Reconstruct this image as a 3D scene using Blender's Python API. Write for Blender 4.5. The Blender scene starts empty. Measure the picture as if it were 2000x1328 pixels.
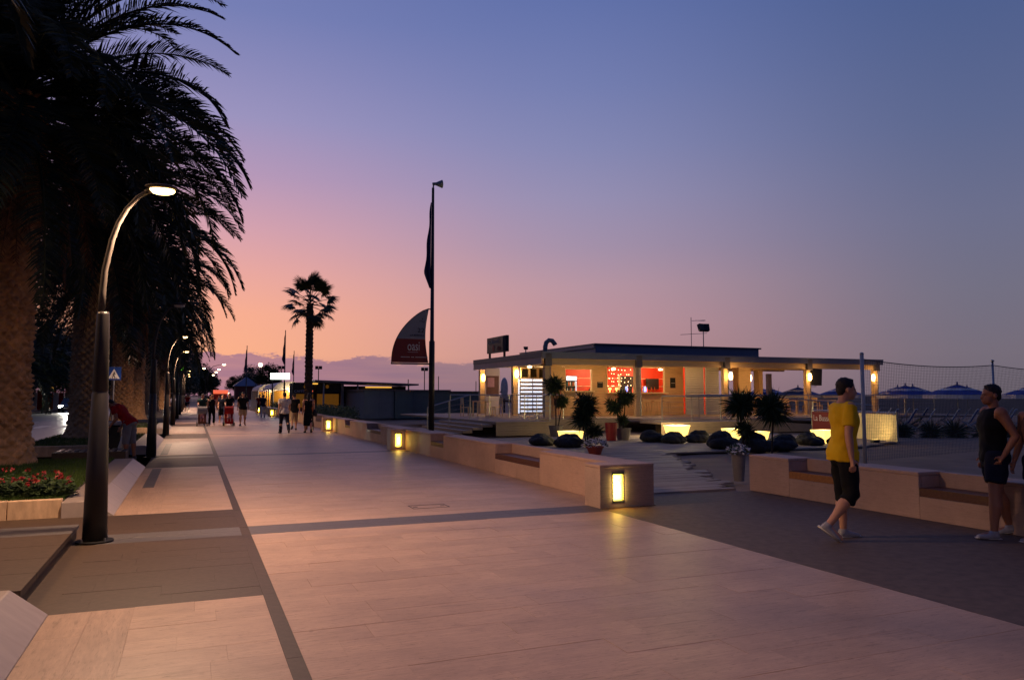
import bpy, bmesh, math, random
from mathutils import Vector, Matrix, noise as mnoise
R = math.radians; PI = math.pi
rng = random.Random(7)
sc = bpy.context.scene
col = sc.collection

# ------------------------------------------------------------------ camera
cam_d = bpy.data.cameras.new('camera'); cam = bpy.data.objects.new('camera', cam_d); col.objects.link(cam)
cam_d.sensor_width = 36.0; cam_d.lens = 27.0; cam_d.clip_start = 0.1; cam_d.clip_end = 6000
cam.location = (0, 0, 1.6)
cam.rotation_euler = (R(90 + 4.118), 0, R(-22.535))
sc.camera = cam
sc.render.resolution_x = 1024; sc.render.resolution_y = 679
sc.view_settings.view_transform = 'Standard'; sc.view_settings.look = 'None'
sc.view_settings.exposure = 0.0; sc.view_settings.gamma = 1.0
sc.render.engine = 'CYCLES'
try:
    sc.cycles.use_denoising = True; sc.cycles.denoiser = 'OPENIMAGEDENOISE'
    sc.cycles.max_bounces = 5; sc.cycles.diffuse_bounces = 3; sc.cycles.glossy_bounces = 3
    sc.cycles.transparent_max_bounces = 8; sc.cycles.transmission_bounces = 3
    sc.cycles.sample_clamp_indirect = 4.0; sc.cycles.caustics_reflective = False; sc.cycles.caustics_refractive = False
except Exception: pass

def lin(c):
    return tuple(((v/255)/12.92 if v/255 <= .04045 else ((v/255+.055)/1.055)**2.4) for v in c)

# ------------------------------------------------------------------ dusk sky
SUN_AZ = R(-4)          # azimuth of the sunset, from +Y towards +X
world = bpy.data.worlds.new('World'); sc.world = world; world.use_nodes = True
def build_sky():
    nt = world.node_tree; nt.nodes.clear(); N = nt.nodes.new; L = nt.links.new
    out = N('ShaderNodeOutputWorld'); bg = N('ShaderNodeBackground'); L(bg.outputs[0], out.inputs[0])
    tc = N('ShaderNodeTexCoord'); sep = N('ShaderNodeSeparateXYZ'); L(tc.outputs['Generated'], sep.inputs[0])
    def m(op, a, b=None, c=None, clamp=False):
        n = N('ShaderNodeMath'); n.operation = op; n.use_clamp = clamp
        for i, v in enumerate((a, b, c)):
            if v is None: continue
            if isinstance(v, (int, float)): n.inputs[i].default_value = v
            else: L(v, n.inputs[i])
        return n.outputs[0]
    x, y, z = sep.outputs
    hl = m('SQRT', m('ADD', m('MULTIPLY', x, x), m('MULTIPLY', y, y)))
    dot = m('ADD', m('MULTIPLY', x, math.sin(SUN_AZ)), m('MULTIPLY', y, math.cos(SUN_AZ)))
    cosd = m('DIVIDE', dot, m('MAXIMUM', hl, 1e-4))
    ang = m('DIVIDE', m('ARCCOSINE', m('MINIMUM', m('MAXIMUM', cosd, -1.0), 1.0)), PI)   # 0 sunset .. 1 opposite
    zz = m('MAXIMUM', z, 0.0)
    def ramp(stops):
        r = N('ShaderNodeValToRGB'); r.color_ramp.interpolation = 'B_SPLINE' if False else 'LINEAR'
        el = r.color_ramp.elements
        while len(el) < len(stops): el.new(0.5)
        for e, (p, c) in zip(el, stops):
            e.position = p; e.color = (*lin(c), 1)
        L(zz, r.inputs[0]); return r.outputs[0]
    A = ramp([(0, (185, 128, 130)), (.05, (252, 177, 138)), (.10, (250, 175, 145)), (.15, (236, 169, 160)), (.205, (214, 162, 175)), (.265, (184, 153, 185)), (.33, (156, 148, 191)), (.44, (118, 127, 181)), (.65, (84, 100, 158)), (1, (55, 70, 125))])
    B = ramp([(0, (165, 122, 132)), (.05, (188, 142, 145)), (.09, (192, 147, 154)), (.14, (184, 149, 162)), (.19, (165, 145, 170)), (.25, (150, 143, 178)), (.31, (133, 136, 179)), (.38, (116, 126, 176)), (.47, (97, 113, 169)), (1, (48, 64, 118))])
    C = ramp([(0, (112, 102, 113)), (.05, (118, 109, 122)), (.12, (115, 112, 131)), (.2, (108, 111, 140)), (.3, (93, 104, 143)), (.45, (74, 93, 142)), (.65, (54, 71, 124)), (1, (44, 59, 111))])
    D = ramp([(0, (58, 62, 88)), (.2, (52, 62, 100)), (.5, (44, 56, 104)), (1, (40, 52, 106))])
    def mix(f, a, b):
        n = N('ShaderNodeMix'); n.data_type = 'RGBA'; L(f, n.inputs[0]); L(a, n.inputs[6]); L(b, n.inputs[7]); return n.outputs[2]
    def band(lo, hi):
        n = N('ShaderNodeMapRange'); n.interpolation_type = 'SMOOTHSTEP'; L(ang, n.inputs[0]); n.inputs[1].default_value = lo; n.inputs[2].default_value = hi; return n.outputs[0]
    c1 = mix(band(.015, .19), A, B); c2 = mix(band(.16, .33), c1, C); c3 = mix(band(.30, .75), c2, D)
    # low bank of cloud on the horizon under the afterglow
    mp = N('ShaderNodeMapping'); mp.inputs['Scale'].default_value = (20, 20, 60); L(tc.outputs['Generated'], mp.inputs[0])
    nz = N('ShaderNodeTexNoise'); nz.inputs['Scale'].default_value = 1.0; nz.inputs['Detail'].default_value = 7; nz.inputs['Roughness'].default_value = .62; L(mp.outputs[0], nz.inputs['Vector'])
    edge = m('ADD', m('MULTIPLY', m('SUBTRACT', nz.outputs[0], .5), .05), .054)
    edge = m('SUBTRACT', edge, m('MULTIPLY', ang, .10))
    cm = N('ShaderNodeMapRange'); cm.interpolation_type = 'SMOOTHSTEP'; L(m('SUBTRACT', edge, zz), cm.inputs[0]); cm.inputs[1].default_value = -.0012; cm.inputs[2].default_value = .0022
    mp2 = N('ShaderNodeMapping'); mp2.inputs['Scale'].default_value = (9, 9, 120); L(tc.outputs['Generated'], mp2.inputs[0])
    nz2 = N('ShaderNodeTexNoise'); nz2.inputs['Scale'].default_value = 1.0; nz2.inputs['Detail'].default_value = 4; L(mp2.outputs[0], nz2.inputs['Vector'])
    cr = N('ShaderNodeValToRGB'); L(nz2.outputs[0], cr.inputs[0])
    cr.color_ramp.elements[0].position = .35; cr.color_ramp.elements[0].color = (*lin((158, 116, 140)), 1)
    cr.color_ramp.elements[1].position = .68; cr.color_ramp.elements[1].color = (*lin((182, 130, 142)), 1)
    ccol = mix(band(.02, .2), cr.outputs[0], C)
    fade = N('ShaderNodeMapRange'); L(ang, fade.inputs[0]); fade.inputs[1].default_value = .10; fade.inputs[2].default_value = .26; fade.inputs[3].default_value = .92; fade.inputs[4].default_value = 0
    c4 = mix(m('MULTIPLY', cm.outputs[0], fade.outputs[0]), c3, ccol)
    # faint physical twilight on top of the measured gradient
    sky = N('ShaderNodeTexSky'); sky.sky_type = 'NISHITA'; sky.sun_disc = False; sky.sun_elevation = R(0.5); sky.sun_rotation = SUN_AZ
    add = N('ShaderNodeMix'); add.data_type = 'RGBA'; add.blend_type = 'ADD'; add.inputs[0].default_value = .0008; L(c4, add.inputs[6]); L(sky.outputs[0], add.inputs[7])
    L(add.outputs[2], bg.inputs[0]); bg.inputs[1].default_value = 1.0
build_sky()

# afterglow: the sun is just gone, a very wide and weak warm light from the sunset
sun_d = bpy.data.lights.new('sun', 'SUN'); sun_d.energy = 0.12; sun_d.angle = R(25); sun_d.color = (1.0, .62, .48)
sun = bpy.data.objects.new('sun', sun_d); col.objects.link(sun)
sun.rotation_euler = Vector((-math.sin(SUN_AZ)*math.cos(R(6)), -math.cos(SUN_AZ)*math.cos(R(6)), -math.sin(R(6)))).to_track_quat('-Z', 'Y').to_euler()

# ------------------------------------------------------------------ materials
MATS = {}
def M(name, c, r=.6, var=.12, s=5.0, bump=0.0, metal=0.0, spec=.5, emit=0.0, ecol=None, st=(1, 1, 1), rand=0.0, island=False, detail=4, two=None, alpha=1.0, trans=0.0, c2=None):
    m = bpy.data.materials.new(name); m.use_nodes = True; MATS[name] = m
    nt = m.node_tree; N = nt.nodes.new; L = nt.links.new
    b = nt.nodes['Principled BSDF']; c = lin(c)
    tc = N('ShaderNodeTexCoord'); mp = N('ShaderNodeMapping'); mp.inputs['Scale'].default_value = tuple(s*v for v in st); L(tc.outputs['Object'], mp.inputs[0])
    nz = N('ShaderNodeTexNoise'); nz.inputs['Scale'].default_value = 1; nz.inputs['Detail'].default_value = detail; nz.inputs['Roughness'].default_value = .6; L(mp.outputs[0], nz.inputs['Vector'])
    src = nz.outputs[0]
    mr = N('ShaderNodeMapRange'); L(src, mr.inputs[0]); mr.inputs[1].default_value = .3; mr.inputs[2].default_value = .7
    mr.inputs[3].default_value = 1-var; mr.inputs[4].default_value = 1+var
    val = mr.outputs[0]
    if rand:
        if island: g = N('ShaderNodeNewGeometry'); rs = g.outputs['Random Per Island']
        else: g = N('ShaderNodeObjectInfo'); rs = g.outputs['Random']
        mr2 = N('ShaderNodeMapRange'); L(rs, mr2.inputs[0]); mr2.inputs[3].default_value = 1-rand; mr2.inputs[4].default_value = 1+rand
        mu = N('ShaderNodeMath'); mu.operation = 'MULTIPLY'; L(val, mu.inputs[0]); L(mr2.outputs[0], mu.inputs[1]); val = mu.outputs[0]
    base = N('ShaderNodeMix'); base.data_type = 'RGBA'; base.inputs[6].default_value = (*c, 1); base.inputs[7].default_value = (*(lin(c2) if c2 else c), 1)
    L(src, base.inputs[0])
    vm = N('ShaderNodeVectorMath'); vm.operation = 'SCALE'; L(base.outputs[2], vm.inputs[0]); L(val, vm.inputs['Scale'])
    L(vm.outputs[0], b.inputs['Base Color'])
    b.inputs['Roughness'].default_value = r; b.inputs['Metallic'].default_value = metal
    b.inputs['Specular IOR Level'].default_value = spec
    if bump:
        bp = N('ShaderNodeBump'); bp.inputs['Strength'].default_value = bump; bp.inputs['Distance'].default_value = .02; L(src, bp.inputs['Height']); L(bp.outputs[0], b.inputs['Normal'])
    if emit:
        b.inputs['Emission Color'].default_value = (*lin(ecol or (255, 255, 255)), 1); b.inputs['Emission Strength'].default_value = emit
    if trans: b.inputs['Transmission Weight'].default_value = trans
    return m

def travertine(name, c, island, st=(1, 1, 1), rough=.43, k=1.0):
    m = M(name, c, r=rough, var=.10, s=1.0, st=(1.2*st[0], 1.2*st[1], 1), rand=.06, island=island, detail=6, bump=0, spec=.38)
    nt = m.node_tree; N = nt.nodes.new; L = nt.links.new; b = nt.nodes['Principled BSDF']
    vm = [n for n in nt.nodes if n.type == 'VECT_MATH'][0]
    tc0 = [n for n in nt.nodes if n.type == 'TEX_COORD'][0]
    if island: g = N('ShaderNodeNewGeometry'); rs = g.outputs['Random Per Island']
    else: g = N('ShaderNodeObjectInfo'); rs = g.outputs['Random']
    sh = N('ShaderNodeVectorMath'); sh.operation = 'SCALE'; sh.inputs[0].default_value = (37, 23, 11); L(rs, sh.inputs['Scale'])
    tc = N('ShaderNodeVectorMath'); tc.operation = 'ADD'; L(tc0.outputs['Object'], tc.inputs[0]); L(sh.outputs[0], tc.inputs[1])
    mp0 = [n for n in nt.nodes if n.type == 'MAPPING'][0]; L(tc.outputs[0], mp0.inputs[0])
    # bedding veins, long across the slab, and open pits along the veins
    mp = N('ShaderNodeMapping'); mp.inputs['Scale'].default_value = (5.5*st[0], 62*st[1], 62); L(tc.outputs[0], mp.inputs[0])
    nz = N('ShaderNodeTexNoise'); nz.inputs['Scale'].default_value = 1; nz.inputs['Detail'].default_value = 8; nz.inputs['Roughness'].default_value = .68; L(mp.outputs[0], nz.inputs['Vector'])
    vr = N('ShaderNodeMapRange'); L(nz.outputs[0], vr.inputs[0]); vr.inputs[1].default_value = .28; vr.inputs[2].default_value = .72; vr.inputs[3].default_value = 1-.22*k; vr.inputs[4].default_value = 1+.14*k
    mp3 = N('ShaderNodeMapping'); mp3.inputs['Scale'].default_value = (16*st[0], 75*st[1], 75); L(tc.outputs[0], mp3.inputs[0])
    nz3 = N('ShaderNodeTexNoise'); nz3.inputs['Scale'].default_value = 1; nz3.inputs['Detail'].default_value = 5; nz3.inputs['Roughness'].default_value = .7; L(mp3.outputs[0], nz3.inputs['Vector'])
    pr = N('ShaderNodeMapRange'); L(nz3.outputs[0], pr.inputs[0]); pr.inputs[1].default_value = .31; pr.inputs[2].default_value = .42; pr.inputs[3].default_value = 1-.5*k; pr.inputs[4].default_value = 1.0
    mu = N('ShaderNodeMath'); mu.operation = 'MULTIPLY'; L(vr.outputs[0], mu.inputs[0]); L(pr.outputs[0], mu.inputs[1])
    mp5 = N('ShaderNodeMapping'); mp5.inputs['Scale'].default_value = (2.6*st[0], 30*st[1], 30); L(tc.outputs[0], mp5.inputs[0])
    nz5 = N('ShaderNodeTexNoise'); nz5.inputs['Scale'].default_value = 1; nz5.inputs['Detail'].default_value = 6; nz5.inputs['Roughness'].default_value = .75; nz5.inputs['Distortion'].default_value = .4; L(mp5.outputs[0], nz5.inputs['Vector'])
    f5 = N('ShaderNodeMapRange'); L(nz5.outputs[0], f5.inputs[0]); f5.inputs[1].default_value = .33; f5.inputs[2].default_value = .43; f5.inputs[3].default_value = 1-.34*k; f5.inputs[4].default_value = 1.0
    m6 = N('ShaderNodeMath'); m6.operation = 'MULTIPLY'; L(mu.outputs[0], m6.inputs[0]); L(f5.outputs[0], m6.inputs[1]); mu = m6
    # traffic grime and old spots laid over the whole pavement
    ge = N('ShaderNodeNewGeometry'); gr = N('ShaderNodeTexNoise'); gr.inputs['Scale'].default_value = .55; gr.inputs['Detail'].default_value = 9; gr.inputs['Roughness'].default_value = .72; L(ge.outputs['Position'], gr.inputs['Vector'])
    gm = N('ShaderNodeMapRange'); L(gr.outputs[0], gm.inputs[0]); gm.inputs[1].default_value = .3; gm.inputs[2].default_value = .66; gm.inputs[3].default_value = .80; gm.inputs[4].default_value = 1.10
    vo = N('ShaderNodeTexVoronoi'); vo.inputs['Scale'].default_value = 1.7; L(ge.outputs['Position'], vo.inputs['Vector'])
    vg = N('ShaderNodeMapRange'); L(vo.outputs['Distance'], vg.inputs[0]); vg.inputs[1].default_value = .018; vg.inputs[2].default_value = .034; vg.inputs[3].default_value = .62; vg.inputs[4].default_value = 1.0
    m3 = N('ShaderNodeMath'); m3.operation = 'MULTIPLY'; L(gm.outputs[0], m3.inputs[0]); L(vg.outputs[0], m3.inputs[1])
    m4 = N('ShaderNodeMath'); m4.operation = 'MULTIPLY'; L(mu.outputs[0], m4.inputs[0]); L(m3.outputs[0], m4.inputs[1]); mu = m4
    v2 = N('ShaderNodeVectorMath'); v2.operation = 'SCALE'; L(vm.outputs[0], v2.inputs[0]); L(mu.outputs[0], v2.inputs['Scale']); L(v2.outputs[0], b.inputs['Base Color'])
    bp = N('ShaderNodeBump'); bp.inputs['Strength'].default_value = .25; bp.inputs['Distance'].default_value = .006; L(mu.outputs[0], bp.inputs['Height']); L(bp.outputs[0], b.inputs['Normal'])
    rr = N('ShaderNodeMapRange'); L(nz.outputs[0], rr.inputs[0]); rr.inputs[3].default_value = rough-.07; rr.inputs[4].default_value = rough+.12; L(rr.outputs[0], b.inputs['Roughness'])
    return m
TRAV = (181, 150, 127)
travertine('trav', TRAV, False); travertine('trav_i', TRAV, True); travertine('trav_y', (176, 146, 124), False, st=(8, .12, 1))
travertine('trav_wall', (196, 160, 138), False, st=(8, .12, 1), rough=.6, k=.45); travertine('trav_block', (196, 162, 140), False, rough=.6, k=.7)
M('dark_stone', (74, 58, 46), r=.55, var=.2, s=14, spec=.3, rand=.05, bump=.1, c2=(70, 57, 47))
M('dark_stone_i', (74, 58, 46), r=.55, var=.2, s=14, spec=.3, rand=.05, island=True, bump=.1)
M('grey_stone', (84, 79, 78), r=.5, var=.14, s=12, rand=.07, bump=.1)
M('grey_stone_i', (84, 79, 78), r=.5, var=.14, s=12, rand=.07, island=True, bump=.1)
M('joint', (138, 110, 90), r=.9, s=20)
M('smooth_paving', (96, 81, 70), r=.7, var=.26, s=9, detail=10, bump=.12, spec=.35)
M('marble', (150, 137, 130), r=.45, var=.10, s=4, rand=.05, bump=.05, st=(1, 3, 1))
M('kerb_stone', (190, 160, 128), r=.65, var=.22, s=5, bump=.15, st=(2, 2, .7))
M('asphalt', (74, 70, 70), r=.42, var=.2, s=3, detail=9, bump=.15)
M('road_paint', (205, 200, 190), r=.6, var=.1, s=6)
M('sand', (150, 122, 98), r=.95, var=.18, s=1.5, detail=10, bump=.6)
M('sea', (80, 90, 112), r=.15, var=.1, s=.3)
M('soil', (52, 44, 34), r=.95, s=9, bump=.5)
M('grass_blade', (62, 84, 34), r=.7, var=.35, s=2.2, spec=.2)
M('leaf_dark', (60, 76, 46), r=.6, var=.3, s=1.5, spec=.25)
M('palm_leaf', (42, 52, 32), r=.55, var=.3, s=.8, spec=.3, rand=.25)
M('palm_dead', (104, 76, 50), r=.8, var=.25, s=1.2, rand=.2)
M('palm_trunk', (172, 134, 94), r=.9, var=.3, s=6, bump=.8, detail=6)
M('bark', (62, 50, 40), r=.9, var=.3, s=6, bump=.5)
M('flower_red', (122, 18, 16), r=.5, var=.2, s=8)
M('flower_white', (215, 210, 205), r=.6)
M('post_dark', (48, 44, 42), r=.42, var=.12, s=3, metal=.3)
M('post_tube', (62, 54, 47), r=.7)
M('steel', (170, 168, 165), r=.3, metal=.9, var=.06)
M('black', (14, 14, 15), r=.5, var=.2)
M('rubber', (22, 22, 22), r=.8)
M('lamp_glow', (255, 236, 190), emit=9, ecol=(255, 205, 130))
M('lamp_glow_far', (255, 236, 190), emit=14, ecol=(255, 222, 165))
M('wall_lamp_glow', (250, 226, 90), emit=3.2, ecol=(255, 222, 62))
M('wall_lamp_core', (255, 250, 200), emit=20, ecol=(255, 236, 130))
M('sconce_glow', (255, 240, 200), emit=16, ecol=(255, 205, 120))
M('sconce_strip', (255, 235, 190), emit=3, ecol=(255, 190, 100))
M('table_glow', (250, 240, 205), emit=2.0, ecol=(255, 208, 105))
M('sign_glow', (250, 255, 245), emit=5.0, ecol=(238, 255, 236))
M('green_glow', (90, 220, 60), emit=4, ecol=(130, 255, 60))
M('red_glow', (230, 90, 60), emit=.9, ecol=(255, 110, 70))
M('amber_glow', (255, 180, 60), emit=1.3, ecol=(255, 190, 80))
M('cool_glow', (230, 240, 255), emit=.85, ecol=(215, 228, 255))
M('headlight', (255, 250, 235), emit=90, ecol=(255, 248, 225))
M('bulb', (255, 235, 200), emit=9, ecol=(255, 205, 150))
M('blue_light', (120, 140, 255), emit=3, ecol=(130, 150, 255))
M('wood_seat', (96, 58, 40), r=.5, var=.2, s=3, st=(1, 8, 8), bump=.1)
M('wood_seat_light', (170, 112, 58), r=.5, var=.2, s=3, st=(1, 8, 8))
M('clad', (206, 176, 132), r=.6, var=.10, s=3, st=(1, 1, 8), rand=.04)
M('clad_i', (206, 176, 132), r=.6, var=.10, s=3, st=(1, 1, 8), rand=.06, island=True)
M('deck_wood', (156, 136, 116), r=.65, var=.16, s=3, st=(1, 8, 8), rand=.12)
M('board_walk', (164, 148, 132), r=.75, var=.18, s=3, st=(1, 9, 9), rand=.12, bump=.15)
M('roof_metal', (116, 122, 138), r=.5, var=.06, s=2, metal=.1)
M('roof_side', (96, 92, 94), r=.5, var=.08, s=2)
M('roof_board', (196, 168, 150), r=.6, var=.07, s=2)
M('shutter_white', (186, 182, 178), r=.6, var=.05, s=4)
M('red_wall', (206, 62, 32), r=.5, var=.05)
M('cream', (225, 205, 165), r=.6)
M('banner_red', (120, 30, 26), r=.6, var=.06)
M('banner_white', (128, 128, 138), r=.6, var=.05)
M('print_dark', (30, 30, 34), r=.7)
M('print_light', (210, 198, 195), r=.7)
M('flag_blue', (34, 42, 84), r=.8, var=.2, s=3)
M('net', (64, 68, 76), r=.8)
M('umb_blue', (26, 62, 150), r=.75, var=.12, s=3)
M('umb_white', (205, 208, 214), r=.75, var=.08)
M('cabin_grey', (116, 130, 134), r=.6, var=.08, s=2)
M('cabin_teal', (88, 112, 112), r=.6, var=.10, s=2)
M('dark_wall', (52, 46, 44), r=.8)
M('tile_red', (120, 60, 46), r=.8)
M('gold', (190, 134, 40), r=.5, emit=.10, ecol=(220, 140, 40))
M('canvas', (214, 206, 200), r=.7)
M('canvas_lit', (230, 210, 160), r=.7, trans=0)
M('skin', (196, 142, 112), r=.55, var=.06, s=9)
M('skin_tan', (158, 104, 76), r=.55, var=.06, s=9)
M('hair_dark', (26, 20, 17), r=.7, var=.3, s=40, st=(1, 1, .3))
M('hair_blond', (168, 120, 66), r=.6, var=.2, s=30)
M('eye', (20, 16, 14), r=.3)
for n_, c_ in dict(yellow=(226, 180, 26), black=(20, 20, 24), red=(150, 26, 26), grey=(120, 118, 122), white=(200, 192, 188), teal=(34, 66, 66), tan=(176, 150, 118), navy=(24, 28, 46), brown=(110, 74, 60), pink=(180, 130, 130), orange=(190, 90, 40), cloth_blue=(60, 80, 130)).items():
    M('cloth_'+n_, c_, r=.85, var=.10, s=7, bump=.15, spec=.2)
M('shoe', (150, 146, 148), r=.6, var=.15, s=20)
M('shoe_dark', (40, 36, 36), r=.6)
M('terracotta', (170, 74, 52), r=.7)
M('pot_red', (150, 34, 34), r=.5)
M('pot_white', (200, 194, 186), r=.6)
M('pot_pale', (132, 122, 112), r=.7, var=.15)
M('bag_black', (18, 19, 22), r=.75, var=.25, s=4, bump=.3)
M('sign_blue', (26, 66, 150), r=.5)
M('sign_white', (225, 225, 225), r=.5)
M('car_paint', (92, 104, 118), r=.25, metal=.5, var=.04)
M('car_paint_white', (200, 200, 200), r=.25, var=.04)
M('glass_dark', (20, 24, 28), r=.08, spec=.8)

# ------------------------------------------------------------------ helpers
def tag(o, label=None, cat=None, group=None, kind=None):
    if label: o['label'] = label
    if cat: o['category'] = cat
    if group: o['group'] = group
    if kind: o['kind'] = kind
    return o
def empty(name, loc, label=None, cat=None, group=None, rz=0):
    o = bpy.data.objects.new(name, None); col.objects.link(o); o.location = loc; o.rotation_euler = (0, 0, rz); o.empty_display_size = .1
    return tag(o, label, cat, group)
def link(name, me, parent=None, loc=(0, 0, 0), rz=0):
    o = bpy.data.objects.new(name, me); col.objects.link(o); o.parent = parent; o.location = loc; o.rotation_euler = (0, 0, rz); return o

class MB:
    def __init__(s): s.v = []; s.f = []; s.m = []; s.cur = 0
    def mat(s, i): s.cur = i; return s
    def add(s, vs, fs):
        k = len(s.v); s.v += [tuple(p) for p in vs]
        for f in fs: s.f.append(tuple(i+k for i in f)); s.m.append(s.cur)
        return s
    def box(s, x0, x1, y0, y1, z0, z1):
        return s.add([(x0, y0, z0), (x1, y0, z0), (x1, y1, z0), (x0, y1, z0), (x0, y0, z1), (x1, y0, z1), (x1, y1, z1), (x0, y1, z1)],
                     [(0, 3, 2, 1), (4, 5, 6, 7), (0, 1, 5, 4), (1, 2, 6, 5), (2, 3, 7, 6), (3, 0, 4, 7)])
    def rbox(s, c, h, rot):
        vs = [Vector(c) + rot @ Vector((a*h[0], b*h[1], d*h[2])) for d in (-1, 1) for a, b in ((-1, -1), (1, -1), (1, 1), (-1, 1))]
        return s.add(vs, [(0, 3, 2, 1), (4, 5, 6, 7), (0, 1, 5, 4), (1, 2, 6, 5), (2, 3, 7, 6), (3, 0, 4, 7)])
    def tube(s, pts, rad, n=8, cap=True, flat=1.0):
        pts = [Vector(p) for p in pts]
        if isinstance(rad, (int, float)): rad = [rad]*len(pts)
        rings = []; prev = None
        for i, p in enumerate(pts):
            t = (pts[min(i+1, len(pts)-1)] - pts[max(i-1, 0)])
            t = t.normalized() if t.length > 1e-9 else Vector((0, 0, 1))
            if prev is None:
                a = t.cross(Vector((0, 0, 1)) if abs(t.z) < .95 else Vector((0, 1, 0))).normalized()
            else:
                a = (prev - t*prev.dot(t)); a = a.normalized() if a.length > 1e-6 else t.orthogonal().normalized()
            prev = a; b = t.cross(a)
            r = rad[i]; rx, ry = r if isinstance(r, tuple) else (r, r*flat)
            rings.append([p + a*math.cos(2*PI*k/n)*rx + b*math.sin(2*PI*k/n)*ry for k in range(n)])
        vs = [q for rg in rings for q in rg]; fs = []
        for i in range(len(pts)-1):
            for k in range(n): fs.append((i*n+k, i*n+(k+1) % n, (i+1)*n+(k+1) % n, (i+1)*n+k))
        if cap: fs.append(tuple(reversed(range(n)))); fs.append(tuple((len(pts)-1)*n+k for k in range(n)))
        return s.add(vs, fs)
    def lathe(s, prof, c=(0, 0, 0), n=16, sx=1, sy=1):
        vs = []; fs = []
        for r, z in prof:
            for k in range(n): vs.append((c[0]+r*sx*math.cos(2*PI*k/n), c[1]+r*sy*math.sin(2*PI*k/n), c[2]+z))
        for i in range(len(prof)-1):
            for k in range(n): fs.append((i*n+k, i*n+(k+1) % n, (i+1)*n+(k+1) % n, (i+1)*n+k))
        fs.append(tuple(reversed(range(n)))); fs.append(tuple((len(prof)-1)*n+k for k in range(n)))
        return s.add(vs, fs)
    def ell(s, c, r, rot=None, n=12, m=8):
        vs = []; fs = []; c = Vector(c)
        for i in range(m+1):
            th = PI*i/m
            for k in range(n):
                p = Vector((r[0]*math.sin(th)*math.cos(2*PI*k/n), r[1]*math.sin(th)*math.sin(2*PI*k/n), r[2]*math.cos(th)))
                if i in (0, m) and k: continue
                vs.append(c + (rot @ p if rot else p))
        top = 0; bot = len(vs)-1
        def idx(i, k): return 1+(i-1)*n+k % n
        for k in range(n): fs.append((top, idx(1, k), idx(1, k+1)))
        for i in range(1, m-1):
            for k in range(n): fs.append((idx(i, k), idx(i+1, k), idx(i+1, k+1), idx(i, k+1)))
        for k in range(n): fs.append((bot, idx(m-1, k+1), idx(m-1, k)))
        return s.add(vs, fs)
    def prism(s, poly, z0, z1):
        n = len(poly)
        vs = [(x, y, z0) for x, y in poly] + [(x, y, z1) for x, y in poly]
        return s.add(vs, [tuple(reversed(range(n))), tuple(range(n, 2*n))] + [(i, (i+1) % n, n+(i+1) % n, n+i) for i in range(n)])
    def quad(s, a, b, c, d): return s.add([a, b, c, d], [(0, 1, 2, 3)])
    def mesh(s, name, mats, smooth=False, bevel=0):
        me = bpy.data.meshes.new(name); me.from_pydata(s.v, [], s.f)
        for mt in (mats if isinstance(mats, (list, tuple)) else [mats]): me.materials.append(MATS[mt])
        me.polygons.foreach_set('material_index', s.m)
        if bevel or smooth:
            bm = bmesh.new(); bm.from_mesh(me)
            bmesh.ops.recalc_face_normals(bm, faces=bm.faces)
            if bevel: bmesh.ops.bevel(bm, geom=list(bm.edges), offset=bevel, segments=1, affect='EDGES', profile=.5)
            if smooth:
                for f in bm.faces: f.smooth = True
            bm.to_mesh(me); bm.free()
        me.update(); return me
    def build(s, name, mats, parent=None, loc=(0, 0, 0), rz=0, smooth=False, bevel=0):
        return link(name, s.mesh(name, mats, smooth, bevel), parent, loc, rz)
def box(name, mats, parent, x0, x1, y0, y1, z0, z1, bevel=0):
    # one box with its origin at its own base centre
    cx, cy = (x0+x1)/2, (y0+y1)/2
    return MB().box(x0-cx, x1-cx, y0-cy, y1-cy, 0, z1-z0).build(name, mats, parent, (cx, cy, z0), bevel=bevel)

def text_mesh(name, body, size, mat, extrude=.004, align='LEFT', sx=1.0):
    cu = bpy.data.curves.new('lettering', 'FONT'); cu.body = body; cu.size = size; cu.extrude = extrude; cu.align_x = align; cu.resolution_u = 3
    o = bpy.data.objects.new('lettering', cu); tmp.collection.objects.link(o); tmp.view_layers[0].update()
    dg = tmp.view_layers[0].depsgraph
    me = bpy.data.meshes.new_from_object(o.evaluated_get(dg), preserve_all_data_layers=False, depsgraph=dg)
    me.name = name
    for v in me.vertices: v.co.x *= sx
    bpy.data.objects.remove(o); bpy.data.curves.remove(cu)
    me.materials.clear(); me.materials.append(MATS[mat]); return me
tmp = bpy.data.scenes.new('scratch')
def remesh(mb, name, mats, voxel, smooth=6, noise=0, nscale=9):
    # fuse overlapping closed volumes into one continuous skin
    me = mb.mesh(name, mats); o = bpy.data.objects.new('fuse', me); tmp.collection.objects.link(o)
    md = o.modifiers.new('r', 'REMESH'); md.mode = 'VOXEL'; md.voxel_size = voxel; md.use_smooth_shade = True
    sm = o.modifiers.new('s', 'SMOOTH'); sm.factor = .5; sm.iterations = smooth
    tmp.view_layers[0].update(); dg = tmp.view_layers[0].depsgraph
    r = bpy.data.meshes.new_from_object(o.evaluated_get(dg), preserve_all_data_layers=False, depsgraph=dg); r.name = name
    bpy.data.objects.remove(o); bpy.data.meshes.remove(me)
    if noise:
        for v in r.vertices: v.co += v.normal*noise*mnoise.noise(v.co*nscale)
    for p in r.polygons: p.use_smooth = True
    if not len(r.materials): r.materials.append(MATS[mats])
    return r

# ------------------------------------------------------------------ the setting: ground, paving, road, beach, sea
def sheet(name, mat, x0, x1, y0, y1, z, kind='structure'):
    o = MB().box(x0, x1, y0, y1, z-.03, z).build(name, mat); o['kind'] = kind; return o
g = MB().quad((-3000, -600, -.35), (3000, -600, -.35), (3000, 5000, -.35), (-3000, 5000, -.35)).build('ground', 'soil'); g['kind'] = 'structure'
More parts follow.
